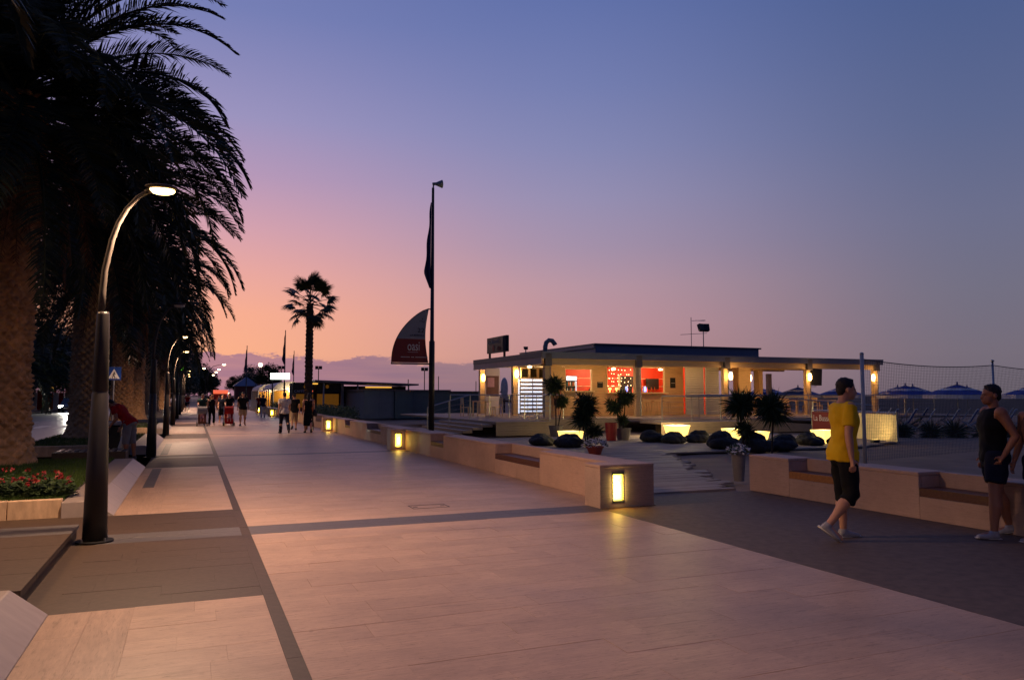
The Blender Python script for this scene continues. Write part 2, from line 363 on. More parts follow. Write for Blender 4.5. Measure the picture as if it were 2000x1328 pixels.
# beach sand with soft relief and footprints
def sand_sheet():
    mb = MB(); xs = [6.34+.0*i for i in range(1)]
    xs = [6.34]; 
    while xs[-1] < 95: xs.append(xs[-1] + max(.35, (xs[-1]-4)*.05))
    ys = [-30]
    while ys[-1] < 420: ys.append(ys[-1] + (.45 if 8 < ys[-1] < 32 else max(.6, abs(ys[-1]-20)*.06)))
    nx = len(xs); vs = []
    for yv in ys:
        for xv in xs:
            z = -.06 + .05*mnoise.noise(Vector((xv*.35, yv*.35, 0))) + .03*mnoise.noise(Vector((xv*1.3, yv*1.3, 3)))
            if xv < 9.3 or yv > 36 or (xv > 10 and yv > 24 and xv < 38): z = min(z, -.05)
            if xv > 60: z -= (xv-60)*.02
            vs.append((xv, yv, z))
    fs = [(j*nx+i, j*nx+i+1, (j+1)*nx+i+1, (j+1)*nx+i) for j in range(len(ys)-1) for i in range(nx-1)]
    o = mb.add(vs, fs).build('sand', 'sand', smooth=True); o['kind'] = 'structure'
sand_sheet()
o = MB().quad((88, -600, -.5), (4000, -600, -.5), (4000, 5000, -.5), (88, 5000, -.5)).build('sea', 'sea'); o['kind'] = 'structure'

# promenade paving: real slabs, the nearest as single pieces
prom = empty('promenade', (0, 0, 0)); prom['kind'] = 'structure'
PIECES = []     # (distance, x0, x1, y0, y1, material)
def lay(x0, x1, y0, y1, mat, row=.305, lens=(.7, 1.5), along='x'):
    if along == 'x':
        n = max(1, round((y1-y0)/row)); h = (y1-y0)/n
        for j in range(n):
            a = x0; first = True
            while a < x1-1e-6:
                w = rng.uniform(*lens)*(rng.uniform(.3, 1) if first else 1); first = False
                b = min(x1, a+w)
                if x1-b < .25: b = x1
                PIECES.append((math.hypot((a+b)/2, y0+(j+.5)*h), a, b, y0+j*h, y0+(j+1)*h, mat)); a = b
    else:
        n = max(1, round((x1-x0)/row)); h = (x1-x0)/n
        for j in range(n):
            a = y0; first = True
            while a < y1-1e-6:
                w = rng.uniform(*lens)*(rng.uniform(.3, 1) if first else 1); first = False
                b = min(y1, a+w)
                if y1-b < .25: b = y1
                PIECES.append((math.hypot(x0+(j+.5)*h, (a+b)/2), x0+j*h, x0+(j+1)*h, a, b, mat)); a = b
XL, XS0, XS1, XR = -.93, .57, .67, 5.83
bands = [(-2.6, -2.05), (9.47, 10.07), (21.68, 22.12), (33.9, 34.25), (46.0, 46.35), (58.2, 58.5), (70.4, 70.7), (82.6, 82.9), (94.8, 95.1)]
# left lane (between kerb and the dark strip), with its dark fields and edge strip
fields = [(6.6, 11.63), (18.85, 22.72), (31.2, 35.0), (43.4, 47.2), (55.6, 59.4), (67.8, 71.6)]
yy = -4.0
for f0, f1 in fields + [(118, 118)]:
    if f0 > yy:
        lay(XL, -.36, yy, f0, 'trav_y' if f0 < 30 else 'trav', row=.285, lens=(.6, 1.2), along='y')
        lay(-.36, XS0, yy, f0, 'trav', lens=(.5, 1.1))
    if f1 > f0:
        bx = [b for b in bands if b[0] > f0 and b[1] < f1+.01]
        if bx and f0 < 20:
            b0, b1 = bx[0]
            lay(XL, XS0, f0, b0, 'dark_stone', lens=(.5, 1.0)); lay(XL, XS0, b0, b1, 'grey_stone', row=.3, lens=(.6, 1)); lay(XL, XS0, b1, f1, 'dark_stone', lens=(.5, 1.0))
        else: lay(XL, XS0, f0, f1, 'dark_stone', lens=(.5, 1.0))
    yy = f1
lay(XS0, XS1, -4, 118, 'dark_stone', row=.1, lens=(.5, .9), along='y')
# right lane with thin cross bands
yy = -4.0
for b0, b1 in bands[1:] + [(118, 118)]:
    lay(XS1, 5.38 if yy < 9 else XR, yy, b0, 'trav')
    if b1 > b0: lay(XS1, 5.38 if yy < 9 else XR, b0, b1, 'grey_stone', row=.3, lens=(.6, 1.0))
    yy = b1
PIECES.sort(key=lambda p: p[0])
inview = lambda p: p[3] > 2.2
count = {}; rest = {'trav_i': MB(), 'dark_stone_i': MB(), 'grey_stone_i': MB()}
tiles = {}
G = .0004
for d_, x0, x1, y0, y1, mt in PIECES:
    kind = {'trav': 'travertine_slab', 'trav_y': 'edging_slab', 'dark_stone': 'dark_slab', 'grey_stone': 'band_slab'}[mt]
    lim = {'travertine_slab': 290, 'edging_slab': 60, 'dark_slab': 150, 'band_slab': 60}[kind]
    if y0 > 2.2 and y0 < 24 and count.get(kind, 0) < lim:
        count[kind] = count.get(kind, 0)+1
        cx, cy = (x0+x1)/2, (y0+y1)/2; hx, hy = (x1-x0)/2-G, (y1-y0)/2-G
        mb = MB(); e = .0006; lift = rng.uniform(-.0012, .0012)
        vs = [(-hx, -hy, -.04), (hx, -hy, -.04), (hx, hy, -.04), (-hx, hy, -.04), (-hx, -hy, -e), (hx, -hy, -e), (hx, hy, -e), (-hx, hy, -e), (-hx+e, -hy+e, 0), (hx-e, -hy+e, 0), (hx-e, hy-e, 0), (-hx+e, hy-e, 0)]
        mb.add(vs, [(0, 1, 5, 4), (1, 2, 6, 5), (2, 3, 7, 6), (3, 0, 4, 7), (4, 5, 9, 8), (5, 6, 10, 9), (6, 7, 11, 10), (7, 4, 8, 11), (8, 9, 10, 11)])
        o = mb.build(kind, mt, prom, (cx, cy, lift))
    else:
        k = {'trav': 'trav_i', 'trav_y': 'trav_i', 'dark_stone': 'dark_stone_i', 'grey_stone': 'grey_stone_i'}[mt]
        rest[k].box(x0+G, x1-G, y0+G, y1-G, -.04, rng.uniform(-.001, .001))
for k, nm in (('trav_i', 'distant_travertine_slabs'), ('dark_stone_i', 'distant_dark_slabs'), ('grey_stone_i', 'distant_band_slabs')):
    o = rest[k].build(nm, k, prom); o['kind'] = 'stuff'
MB().box(XL-.0, XR, -6, 120, -.08, -.012).build('joint_bed', 'joint', prom)
sheet('smooth_paving', 'smooth_paving', 5.384, 9.3, -12, 9.66, .0)
o = MB().prism([(6.3, 9.664), (8.75, 9.664), (8.75, 10.5), (8.2, 10.62), (7.2, 10.74), (6.3, 10.8)], -.03, .0).build('smooth_paving_apron', 'smooth_paving'); o['kind'] = 'structure'
for k in range(21):
    y0 = 14.9+k*.62
    if y0 < 18.3 or y0 > 22.8: box('inlay_slab', 'grey_stone', prom, -.76, -.58, y0+.002, y0+.618, -.03, .0035)
far = sheet('far_pavement', 'dark_stone', -3, 9, 118.05, 900, -.01)
# left side path, road and far pavement
sheet('side_path', 'dark_stone', -4.4, XL-.002, 9.9, 11.9, -.004)
sheet('side_path_near', 'dark_stone', -4.4, XL-.002, -4, 9.9, -.006)
sheet('road', 'asphalt', -13.5, -4.55, -30, 900, -.10)
sheet('far_footway', 'smooth_paving', -30, -13.5, -30, 900, .0)
o = MB().box(-4.55, -4.4, -30, 300, -.13, .035).build('road_kerb', 'kerb_stone', bevel=.01); o['kind'] = 'structure'
cw = empty('crossing_markings', (0, 0, 0)); cw['kind'] = 'structure'
for i in range(8):
    box('road_stripe', 'road_paint', cw, -13.0+i*1.05, -12.5+i*1.05, 46, 50, -.099, -.096)
for i in range(14):
    box('lane_dash', 'road_paint', cw, -9.1, -8.96, 54+i*6, 57+i*6, -.099, -.096)

# utility cover set into the travertine
uc = empty('inspection_cover', (3.2, 10.85, .001), 'rectangular travertine-filled inspection cover outlined by a dark steel rim', 'cover')
mb = MB()
for a in ((-.27, .27, -.16, -.148), (-.27, .27, .148, .16), (-.27, -.258, -.148, .148), (.258, .27, -.148, .148)): mb.box(*a, 0, .003)
mb.build('rim', 'black', uc)
for sx in (-.2, .2): MB().box(sx-.03, sx+.03, -.012, .012, 0, .0035).build('lifting_slot', 'black', uc)

# ------------------------------------------------------------------ left: planting beds, wedge kerbs, raised slab
def wedge_kerb(y0, y1, label, cat='kerb', far=False):
    # tapered white stone kerb, sloping face to the promenade, flat strip behind
    t = empty('wedge_kerb', (XL, y0, 0), label, cat, 'sloping kerbs along the planting beds')
    n = max(1, round((y1-y0)/2.45)); h = (y1-y0)/n
    for i in range(n):
        a, b = i*h+.004, (i+1)*h-.004
        MB().add([(0, a, 0), (0, b, 0), (-.25, b, .2), (-.25, a, .2), (-.62, b, .2), (-.62, a, .2), (-.62, a, -.05), (-.62, b, -.05), (0, a, -.05), (0, b, -.05)],
                 [(0, 1, 2, 3), (3, 2, 4, 5), (5, 4, 7, 6), (8, 9, 1, 0), (8, 0, 3, 5, 6), (9, 7, 4, 2, 1)]).build('kerb_block', 'marble', t, bevel=.006)
    return t
wedge_kerb(-2.0, 6.62, 'sloping white stone kerb in the bottom corner, closest to the viewer')
wedge_kerb(11.67, 19.2, 'sloping white stone kerb behind the big lit lamp post')
wedge_kerb(23.9, 31.4, 'sloping white stone kerb just past the unlit lamp post')
wedge_kerb(36.1, 43.4, 'sloping white stone kerb past the third lamp post')
# raised slab beside the near lamp
rs = empty('raised_slab', (-1.14, 6.7, 0), 'low raised stone platform beside the foot of the near lamp post', 'platform')
nx, ny = 4, 5
for i in range(nx):
    for j in range(ny):
        x1 = -.003 - i*.8; x0 = x1-.794; y0 = .1+j*.64; y1 = y0+.634
        MB().box(x0, x1, y0, y1, .10, .15).build('top_slab', 'dark_stone' if j < ny-1 else 'grey_stone', rs)
MB().box(-3.2, -.02, .11, 3.28, -.05, .098).build('plinth', 'dark_stone', rs)

def grass_patch(bedname, x0, x1, y0, y1, z, n, label):
    mb = MB()
    for i in range(n):
        x = rng.uniform(x0, x1); y = y0+(y1-y0)*rng.random()**1.3; a = rng.uniform(0, PI); h = rng.uniform(.03, .085); w = .006
        dx, dy = math.cos(a)*w, math.sin(a)*w; lx, ly = rng.uniform(-.03, .03), rng.uniform(-.03, .03)
        mb.add([(x-dx, y-dy, z), (x+dx, y+dy, z), (x+lx, y+ly, z+h)], [(0, 1, 2)])
    o = mb.build('grass', 'grass_blade'); tag(o, label, 'grass', kind='stuff')
def bed(y0, y1, label, front_label=None, blades=9000, glabel=''):
    t = empty('planting_bed', (-1.55, y0, 0), label, 'planting bed', 'planting beds beside the promenade')
    MB().box(-2.85, -.005, .14, y1-y0, -.1, .19).build('soil', 'soil', t)
    if front_label is not None:
        # kerb facing the viewer, stones of uneven length
        xs = [0.0, -.62, -1.45, -2.3, -2.85]
        for a, b in zip(xs[1:], xs[:-1]):
            MB().box(a+.004, b-.004, 0, .13, -.05, .235).build('kerb_stone', 'kerb_stone', t, bevel=.008)
    grass_patch('grass', -4.38, -1.57, y0+.16, y1, .19, blades, glabel)
    return t
bed(11.75, 19.4, 'planting bed with grass and red flowers behind the near lamp post', True, 26000, 'short green grass around the foot of the nearest palm')
bed(24.0, 31.6, 'grassy planting bed beyond the bending man', True, 12000, 'short grass in the bed beyond the bending man')
bed(36.2, 43.6, 'grassy planting bed beyond the third lamp post', True, 5000, 'short grass beyond the third lamp post')
# low concrete base in the bed
t = empty('ventilation_plinth', (-2.15, 20.6, 0), 'low concrete plinth with a slatted metal grille on top beside the palm', 'grille')
MB().box(-.75, .75, -.5, .5, 0, .30).build('plinth_body', 'dark_stone', t, bevel=.01)
for i in range(9): MB().box(-.68+i*.155, -.60+i*.155, -.44, .44, .302, .325).build('grille_bar', 'steel', t)

def flower_clump(x, y, n, label):
    t = empty('flower_clump', (x, y, .19), label, 'flowers', 'red flowers in the near bed')
    lf = MB(); fl = MB()
    for i in range(n):
        a = rng.uniform(0, 2*PI); r = rng.random()**.6*.26; h = rng.uniform(.08, .3)*(1-r*1.3)+.05; px, py = r*math.cos(a), r*math.sin(a)
        for k in range(7):
            b = rng.uniform(0, 2*PI); l = rng.uniform(.04, .09); hz = rng.uniform(.02, h)
            c = Vector((px, py, hz)); d = Vector((math.cos(b), math.sin(b), rng.uniform(-.2, .7))).normalized(); sd = d.cross(Vector((0, 0, 1))).normalized()*l*.38
            lf.add([c, c+d*l*.5+sd, c+d*l, c+d*l*.5-sd], [(0, 1, 2, 3)])
        if rng.random() < .07:
            c = Vector((px, py, h+.05))
            for k in range(9):
                d = Vector((rng.uniform(-1, 1), rng.uniform(-1, 1), rng.uniform(-.3, 1))).normalized(); sd = d.orthogonal().normalized()*.02
                q = c+Vector((rng.uniform(-.03, .03), rng.uniform(-.03, .03), rng.uniform(-.02, .03)))
                fl.add([q-sd, q+d*.028, q+sd, q-d*.01], [(0, 1, 2, 3)])
    lf.build('foliage', 'leaf_dark', t); fl.build('blossom', 'flower_red', t)
for i, (x, y, n, l) in enumerate([(-2.02, 12.35, 60, 'red flower clump at the frame-side end, on the kerb corner'), (-1.72, 12.3, 60, 'red flower clump nearest to the lamp post'), (-2.35, 12.55, 70, 'tall red flower clump cut by the left edge of the photo'), (-1.95, 12.9, 50, 'red flower clump in the second row of the bed'), (-2.3, 13.2, 60, 'red flower clump closest to the palm trunk')]):
    flower_clump(x, y, n, l)

# ------------------------------------------------------------------ promenade lamps
lamp_meshes = {}
def lamp_post(y, label, lit=True, power=880, far=False, x=-.95):
    t = empty('street_lamp', (x, y, 0), label, 'lamp post', 'lamp posts along the promenade')
    if not lamp_meshes:
        lamp_meshes['base'] = MB().lathe([(.19, 0), (.19, .015), (.125, .018)], n=20).mesh('base_plate', 'black')
        lamp_meshes['col'] = MB().lathe([(.125, 0), (.11, .8), (.085, 1.62), (.079, 1.63), (.079, 1.65), (.084, 1.66), (.066, 2.5), (.06, 2.53)], n=24).mesh('column', 'post_dark', smooth=True)
        pts = [(-.02, 2.48), (-.015, 2.75), (.0, 3.0), (.06, 3.35), (.12, 3.55), (.2, 3.72), (.31, 3.87), (.42, 3.95)]
        lamp_meshes['arm'] = MB().tube([(a, 0, b) for a, b in pts], [.036, .036, .034, .032, .03, .028, .026, .025], n=10).mesh('curved_arm', 'post_tube', smooth=True)
        lamp_meshes['head'] = MB().ell((.55, 0, 4.01), (.18, .11, .035), n=16, m=8).tube([(.38, 0, 3.93), (.45, 0, 3.965)], .03, n=8).mesh('lamp_head', 'post_tube', smooth=True)
        lamp_meshes['lens'] = MB().ell((.56, 0, 3.97), (.14, .085, .05), n=18, m=10).mesh('lens', 'lamp_glow', smooth=True)
        lamp_meshes['lens_off'] = MB().ell((.56, 0, 3.965), (.145, .085, .05), n=16, m=8).mesh('lens', 'pot_white', smooth=True)
        lamp_meshes['bolt'] = MB().lathe([(.012, 0), (.012, .03), (.006, .034)], n=6).mesh('anchor_bolt', 'steel')
    link('base_plate', lamp_meshes['base'], t); link('column', lamp_meshes['col'], t); link('curved_arm', lamp_meshes['arm'], t)
    h = link('lamp_head', lamp_meshes['head'], t); link('lens', lamp_meshes['lens' if lit else 'lens_off'], h)
    if y < 24:
        for k in range(4): link('anchor_bolt', lamp_meshes['bolt'], t, (.158*math.cos(PI/4+k*PI/2), .158*math.sin(PI/4+k*PI/2), .012))
    if lit and power:
        d = bpy.data.lights.new('street_lamp_light', 'SPOT'); d.energy = power; d.color = (1.0, .63, .40); d.spot_size = R(165); d.spot_blend = .6; d.shadow_soft_size = .1
        lo = bpy.data.objects.new('street_lamp_light', d); col.objects.link(lo); lo.parent = t; lo.location = (.56, 0, 3.84)
    return t
lamp_post(-2.4, 'lit lamp post just behind the viewer')
lamp_post(9.67, 'big lit lamp post nearest to the viewer, in front of the first palm')
lamp_post(22.12, 'unlit lamp post beside the bending man', lit=False)
lamp_post(34.02, 'second lit lamp post, its head against the palm fronds')
lamp_post(45.6, 'third lit lamp post along the row, smaller, next to the second')
lamp_post(57.6, 'unlit lamp post half hidden behind the lit ones', lit=False)
lamp_post(69.6, 'second unlit lamp post far down the row', lit=False)
lamp_post(81.6, 'topmost of the three small far lamps below the fronds', power=900)
lamp_post(93.6, 'middle one of the three small far lamps below the fronds', power=900)
lamp_post(105.6, 'lowest of the three small far lamps below the fronds', power=900)
# far street lamps with long arms
for i, (yv, lb) in enumerate([(180, 'tallest looking far street lamp with a long bent arm'), (215, 'second far street lamp in the receding row'), (240, 'third far street lamp in the receding row'), (275, 'fourth far street lamp in the receding row'), (320, 'fifth far street lamp in the receding row'), (380, 'sixth far street lamp in the receding row'), (450, 'last far street lamp, lowest in the receding row')]):
    t = empty('far_street_lamp', (3.0, yv, 0), lb, 'lamp post', 'far street lamps with bent arms')
    MB().tube([(0, 0, 0), (0, 0, 5.5), (.3, 0, 7.0), (1.0, 0, 7.9), (2.2, 0, 8.25), (3.0, 0, 8.35)], [.1, .08, .07, .06, .05, .05], n=8).build('pole', 'post_dark', t, smooth=True)
    MB().ell((3.2, 0, 8.3), (.38, .25, .16)).build('lamp_head', 'lamp_glow_far', t, smooth=True)
t = empty('far_street_lamp', (-1.2, 200, 0), 'single far street lamp with a straight slanted arm', 'lamp post', 'far street lamps with bent arms')
MB().tube([(0, 0, 0), (0, 0, 4), (3.4, 0, 8.0)], .07, n=8).build('pole', 'post_dark', t); MB().ell((3.6, 0, 8.05), (.35, .25, .15)).build('lamp_head', 'lamp_glow_far', t, smooth=True)

t = empty('road_lamp', (-6.2, 10.5, 0), 'tall road lamp outside the left edge lighting the nearest trunk', 'lamp post')
MB().tube([(0, 0, -.1), (0, 0, 5.5), (.3, 0, 6.6), (.9, 0, 7.0)], [.09, .07, .06, .05], n=10).build('pole', 'post_dark', t, smooth=True); MB().ell((1.05, 0, 6.98), (.26, .14, .07), n=14, m=8).build('lamp_head', 'lamp_glow', t, smooth=True)
d = bpy.data.lights.new('road_lamp_light', 'SPOT'); d.energy = 1300; d.color = (1.0, .55, .24); d.spot_size = R(165); d.spot_blend = .6; d.shadow_soft_size = .12
lo = bpy.data.objects.new('road_lamp_light', d); col.objects.link(lo); lo.parent = t; lo.location = (1.05, 0, 6.85)

# ------------------------------------------------------------------ right: seat walls with lamp blocks
def seat_wall(xf, y0, y1, recesses, label, thick=.5, h=.6, pieces=True, light_wood=()):
    # xf = face towards the promenade; recesses = [(ya, yb)] lowered seats with a timber edge
    t = empty('seat_wall', (xf, y0, 0), label, 'wall', 'travertine seat walls')
    segs = []; a = y0
    for ra, rb in sorted(recesses):
        segs.append((a, ra, 0)); segs.append((ra, rb, 1)); a = rb
    segs.append((a, y1, 0))
    for a, b, rec in segs:
        zt = .40 if rec else h-.05
        n = max(1, round((b-a)/1.05))
        for i in range(n):
            p, q = a+(b-a)*i/n, a+(b-a)*(i+1)/n
            MB().box(0, .05, p-y0+.0015, q-y0-.0015, 0, zt-.112 if rec else zt).build('facing_panel', 'trav_wall', t, bevel=.004)
        MB().box(.052, thick, a-y0, b-y0, -.1, zt-.001 if not rec else zt-.11).build('core', 'trav_wall', t)
        if not rec:
            n = max(1, round((b-a)/1.3))
            for i in range(n):
                p, q = a+(b-a)*i/n, a+(b-a)*(i+1)/n
                MB().box(-.004, thick+.004, p-y0+.001, q-y0-.001, h-.049, h).build('coping_slab', 'trav_wall', t, bevel=.008)
        else:
            MB().box(thick-.12, thick, a-y0+.001, b-y0-.001, zt-.109, h-.01).build('seat_back', 'trav_wall', t)
            wd = 'wood_seat_light' if (a, b) in light_wood else 'wood_seat'
            MB().box(.004, .05, a-y0+.004, b-y0-.004, zt-.108, zt).build('timber_edge', wd, t)
            for k in range(3):
                MB().box(.055+k*.108, .155+k*.108, a-y0+.004, b-y0-.004, zt-.03, zt).build('seat_board', 'wood_seat', t)
    return t
def lamp_block(x0, x1, y0, label, h=.61, depth=.46, power=14):
    t = empty('lamp_block', (x0, y0, 0), label, 'wall lamp', 'stone blocks with a lit lamp at the wall ends')
    w = x1-x0; la, lb, z0, z1 = .20*w+.02, .20*w+.21, .07, .50
    # stone around a niche that faces the walker
    for a in ((0, la, 0, depth, 0, h-.05), (lb, w, 0, depth, 0, h-.05), (la, lb, 0, depth, 0, z0), (la, lb, 0, depth, z1, h-.05), (la, lb, .12, depth, z0, z1)):
        MB().box(*a).build('block_stone', 'trav_block', t)
    MB().box(-.004, w+.004, -.004, depth+.004, h-.049, h).build('coping_slab', 'trav_wall', t, bevel=.008)
    fr = MB()
    for a in ((la, la+.012, z0, z1), (lb-.012, lb, z0, z1), (la+.012, lb-.012, z0, z0+.03), (la+.012, lb-.012, z1-.03, z1)): fr.box(a[0], a[1], -.006, .03, a[2], a[3])
    f = fr.build('lamp_frame', 'black', t)
    MB().box(la+.012, lb-.012, .05, .06, z0+.03, z1-.03).build('diffuser', 'wall_lamp_glow', t)
    MB().ell(((la+lb)/2+.02, .045, .27), (.034, .012, .10)).build('lamp_tube', 'wall_lamp_core', t, smooth=True)
    for k in range(11): MB().box(la+.012, lb-.012, .004, .02, z0+.045+k*.0335, z0+.050+k*.0335).build('louvre', 'gold', f)
    if power:
        d = bpy.data.lights.new('wall_lamp_light', 'AREA'); d.shape = 'RECTANGLE'; d.size = .16; d.size_y = .36; d.energy = power; d.color = (1, .82, .25)
        lo = bpy.data.objects.new('wall_lamp_light', d); col.objects.link(lo); lo.parent = t; lo.location = ((la+lb)/2, -.015, .28); lo.rotation_euler = (R(90), 0, 0)
    return t
lamp_block(5.38, 6.27, 9.7, 'stone block with a bright yellow lamp at the gap in the wall')
seat_wall(5.83, 10.17, 22.25, [(12.75, 14.97), (18.53, 19.65)], 'long travertine seat wall with a dark timber seat, nearest on the sea side')
lamp_block(5.4, 6.0, 22.3, 'stone block with a yellow lamp at the far end of the first long wall', power=7)
seat_wall(5.83, 22.8, 34.9, [(25.5, 27.7), (30.9, 32.0)], 'second travertine seat wall, in front of the flagpole and cabins')
lamp_block(5.4, 6.0, 34.95, 'stone block with a yellow lamp beside the woman in black', power=7)
seat_wall(5.83, 35.45, 48.6, [(38, 40.2)], 'third travertine wall with plants behind it, past the woman in black')
lamp_block(5.4, 6.0, 48.7, 'stone block with a yellow lamp behind the walking couple', power=6)
seat_wall(5.83, 49.2, 61.3, [(52, 54.2)], 'fourth travertine wall beside the cafe kiosk')
lamp_block(5.4, 6.0, 61.4, 'stone block with a yellow lamp seen between the walkers', power=5)
seat_wall(5.83, 61.9, 74.4, [], 'fifth travertine wall in front of the white vaulted tents')
lamp_block(5.4, 6.0, 74.5, 'farthest stone block with a yellow lamp by the vaulted tents', power=5)
seat_wall(8.77, 2.0, 10.62, [(8.55, 9.68), (6.25, 7.31), (3.6, 4.9)], 'travertine seat wall with brown seat boards behind the two standing men', light_wood=((8.55, 9.68),))

# boardwalk from the gap in the wall to the bar
bw = empty('boardwalk', (0, 0, 0)); bw['kind'] = 'structure'
yv = 10.84; i = 0
while yv < 18.1:
    t_ = (yv-11.0)/(17.6-11.0); xr = 8.75+t_*(11.9-8.75)+rng.uniform(-.32, .22); xl = 6.36+max(0, t_)*1.2+rng.uniform(-.08, .08)
    if yv < 11.4: xr = min(xr, 8.7)
    box('plank', 'board_walk', bw, xl, xr, yv, yv+.138, -.025, .018+rng.uniform(-.003, .003)); yv += .146
while yv < 26.5:
    box('plank', 'board_walk', bw, 7.6+rng.uniform(-.1, .1), 22.5+rng.uniform(-.3, .3)-max(0, 19.5-yv)*2.2, yv, yv+.138, -.025, .018+rng.uniform(-.003, .003)); yv += .146

# ------------------------------------------------------------------ palms
def frond_mesh(name, elev, L=4.3, droop=1.0, n=112, mat='palm_leaf', seed=0, leaf=.60, w=.040):
    r = random.Random(seed); mb = MB(); pts = []; th = R(elev); p = Vector((0, 0, 0)); S = 22; tw = r.uniform(-.25, .25)
    for i in range(S+1):
        pts.append(p.copy()); s = i/S
        th -= droop*(.02+.105*s**1.3)*(.4+abs(math.cos(th)))
        th = max(th, R(-88)); p = p+Vector((math.cos(th), tw*.06*s, math.sin(th)))*(L/S)
    mb.mat(1).tube(pts, [.042*(1-.85*i/S)+.004 for i in range(S+1)], n=4, cap=False); mb.mat(0)
    def at(s):
        f = min(s*S, S-1e-4); i = int(f); return pts[i].lerp(pts[i+1], f-i), (pts[i+1]-pts[i]).normalized()
    for k in range(n):
        s = .13+.87*(k/(n-1)); c, t = at(s)
        side = t.cross(Vector((0, 0, 1))); side = side.normalized() if side.length > .05 else Vector((0, 1, 0))
        up = side.cross(t).normalized()
        ll = leaf*(.35+1.1*math.sin(PI*min(1, s*.93+.05))**.7)*(1-.45*s**3)
        for sg in (-1, 1):
            fw = .42+.62*s+r.uniform(-.12, .12); v = r.uniform(.05, .55)
            d = (side*sg+t*fw+up*v).normalized(); e = (d+Vector((0, 0, -.16-.26*r.random()))).normalized()
            l = ll*r.uniform(.8, 1.15); m_ = c+d*l*.55; tip = m_+e*l*.5
            wv = d.cross(up).normalized()*w*.5 if r.random() < .5 else d.cross(side).normalized()*w*.5
            mb.add([c-wv*.5, c+wv*.5, m_+wv, m_-wv, tip], [(0, 1, 2, 3), (3, 2, 4)])
    return mb.mesh(name, [mat, mat if mat == 'palm_dead' else 'palm_leaf'])
FR = {}
for e_ in (78, 60, 42, 24, 6, -14, -36): FR[e_] = [frond_mesh('frond', e_, L=5.6, droop=(.62 if e_ > 30 else .8)+.15*k, seed=e_*3+k) for k in range(2)]
FRD = [frond_mesh('frond', e_, L=4.4, droop=1.6, n=60, mat='palm_dead', seed=500+e_, leaf=.4) for e_ in (-40, -58, -70)]
FRF = {e_: frond_mesh('frond', e_, L=5.6, droop=1.0, n=40, seed=e_+900, w=.08) for e_ in (70, 45, 20, -5, -30)}

def palm_trunk_mesh(h, r0, r1, seed, rows=None, n=44):
    # date palm trunk: diamond leaf scars standing proud, flared foot
    rows = rows or int(h/.05); mb = MB(); vs = []; r_ = random.Random(seed)
    for j in range(rows+1):
        z = h*j/rows; s = j/rows
        base = r0+(r1-r0)*s + .22*math.exp(-z/.35) + .10*max(0, s-.86)/.14
        for k in range(n):
            a = 2*PI*k/n
            u = a/(2*PI)*13; v = z/.11+.6*mnoise.noise(Vector((math.cos(a)*2, math.sin(a)*2, z*2+seed)))
            p1 = (u+v*.5) % 1; p2 = (u-v*.5) % 1
            hsh = math.sin(math.floor(u+v*.5)*12.99+math.floor(u-v*.5)*78.23+seed)*43758.5; d = (1-abs(2*p1-1))**.7*(1-abs(2*p2-1))**.7*(.35+.9*(hsh-math.floor(hsh)))
            rough = .095*d*(1.25 if s > .1 else .8) + .035*mnoise.noise(Vector((math.cos(a)*3, math.sin(a)*3, z*5+seed)))
            rr = base + rough + .05*mnoise.noise(Vector((math.cos(a), math.sin(a), z*.8+seed)))
            vs.append((rr*math.cos(a), rr*math.sin(a), z))
    fs = [(j*n+k, j*n+(k+1) % n, (j+1)*n+(k+1) % n, (j+1)*n+k) for j in range(rows) for k in range(n)]
    fs.append(tuple(rows*n+k for k in range(n)))
    return mb.add(vs, fs).mesh('trunk', 'palm_trunk', smooth=False)
def date_palm(x, y, h, label, nf=78, dead=16, seed=1, far=False, r=.42, sc_=1.0, z=.15):
    q = random.Random(seed); t = empty('date_palm', (x, y, z), label, 'palm tree', 'date palms along the promenade', rz=q.uniform(0, 6))
    link('trunk', palm_trunk_mesh(h, r, r*.92, seed, n=36 if far else 84, rows=int(h/(.08 if far else .028))), t)
    GA = 2.39996
    for i in range(nf):
        s = i/(nf-1); el = 82-118*s**1.05; a = i*GA+q.uniform(-.2, .2)
        if far: ms = FRF[min(FRF, key=lambda k: abs(k-el))]
        else: ms = q.choice(FR[min(FR, key=lambda k: abs(k-el))])
        o = link('frond', ms, t, (math.cos(a)*.22*s, math.sin(a)*.22*s, h+.45-.75*s))
        o.rotation_euler = (q.uniform(-.25, .25), q.uniform(-.09, .09), a); k = sc_*q.uniform(.88, 1.10)*(.94+.20*min(1, s*1.6)); o.scale = (k, k, k)
    for i in range(dead):
        a = q.uniform(0, 2*PI); o = link('dry_frond', q.choice(FRD), t, (math.cos(a)*.3, math.sin(a)*.3, h-.35-q.random()*.3))
        o.rotation_euler = (q.uniform(-.3, .3), 0, a); k = sc_*q.uniform(.65, 1.05); o.scale = (k, k, k)
    return t
date_palm(-5.7, 6.3, 7.9, 'date palm outside the left edge whose fronds hang into the top corner', 70, 16, 3, sc_=.86)
date_palm(-3.58, 18.75, 7.8, 'nearest date palm with a thick scaly trunk at the left edge', 116, 24, 5, r=.42, sc_=.85)
date_palm(-3.3, 29.3, 7.7, 'second date palm, its dark trunk right behind the near lamp post', 96, 20, 8, r=.43, sc_=.88)
date_palm(-3.1, 40.8, 7.5, 'third date palm with a lamp-lit trunk behind the bending man', 76, 18, 11, r=.42, sc_=.87)
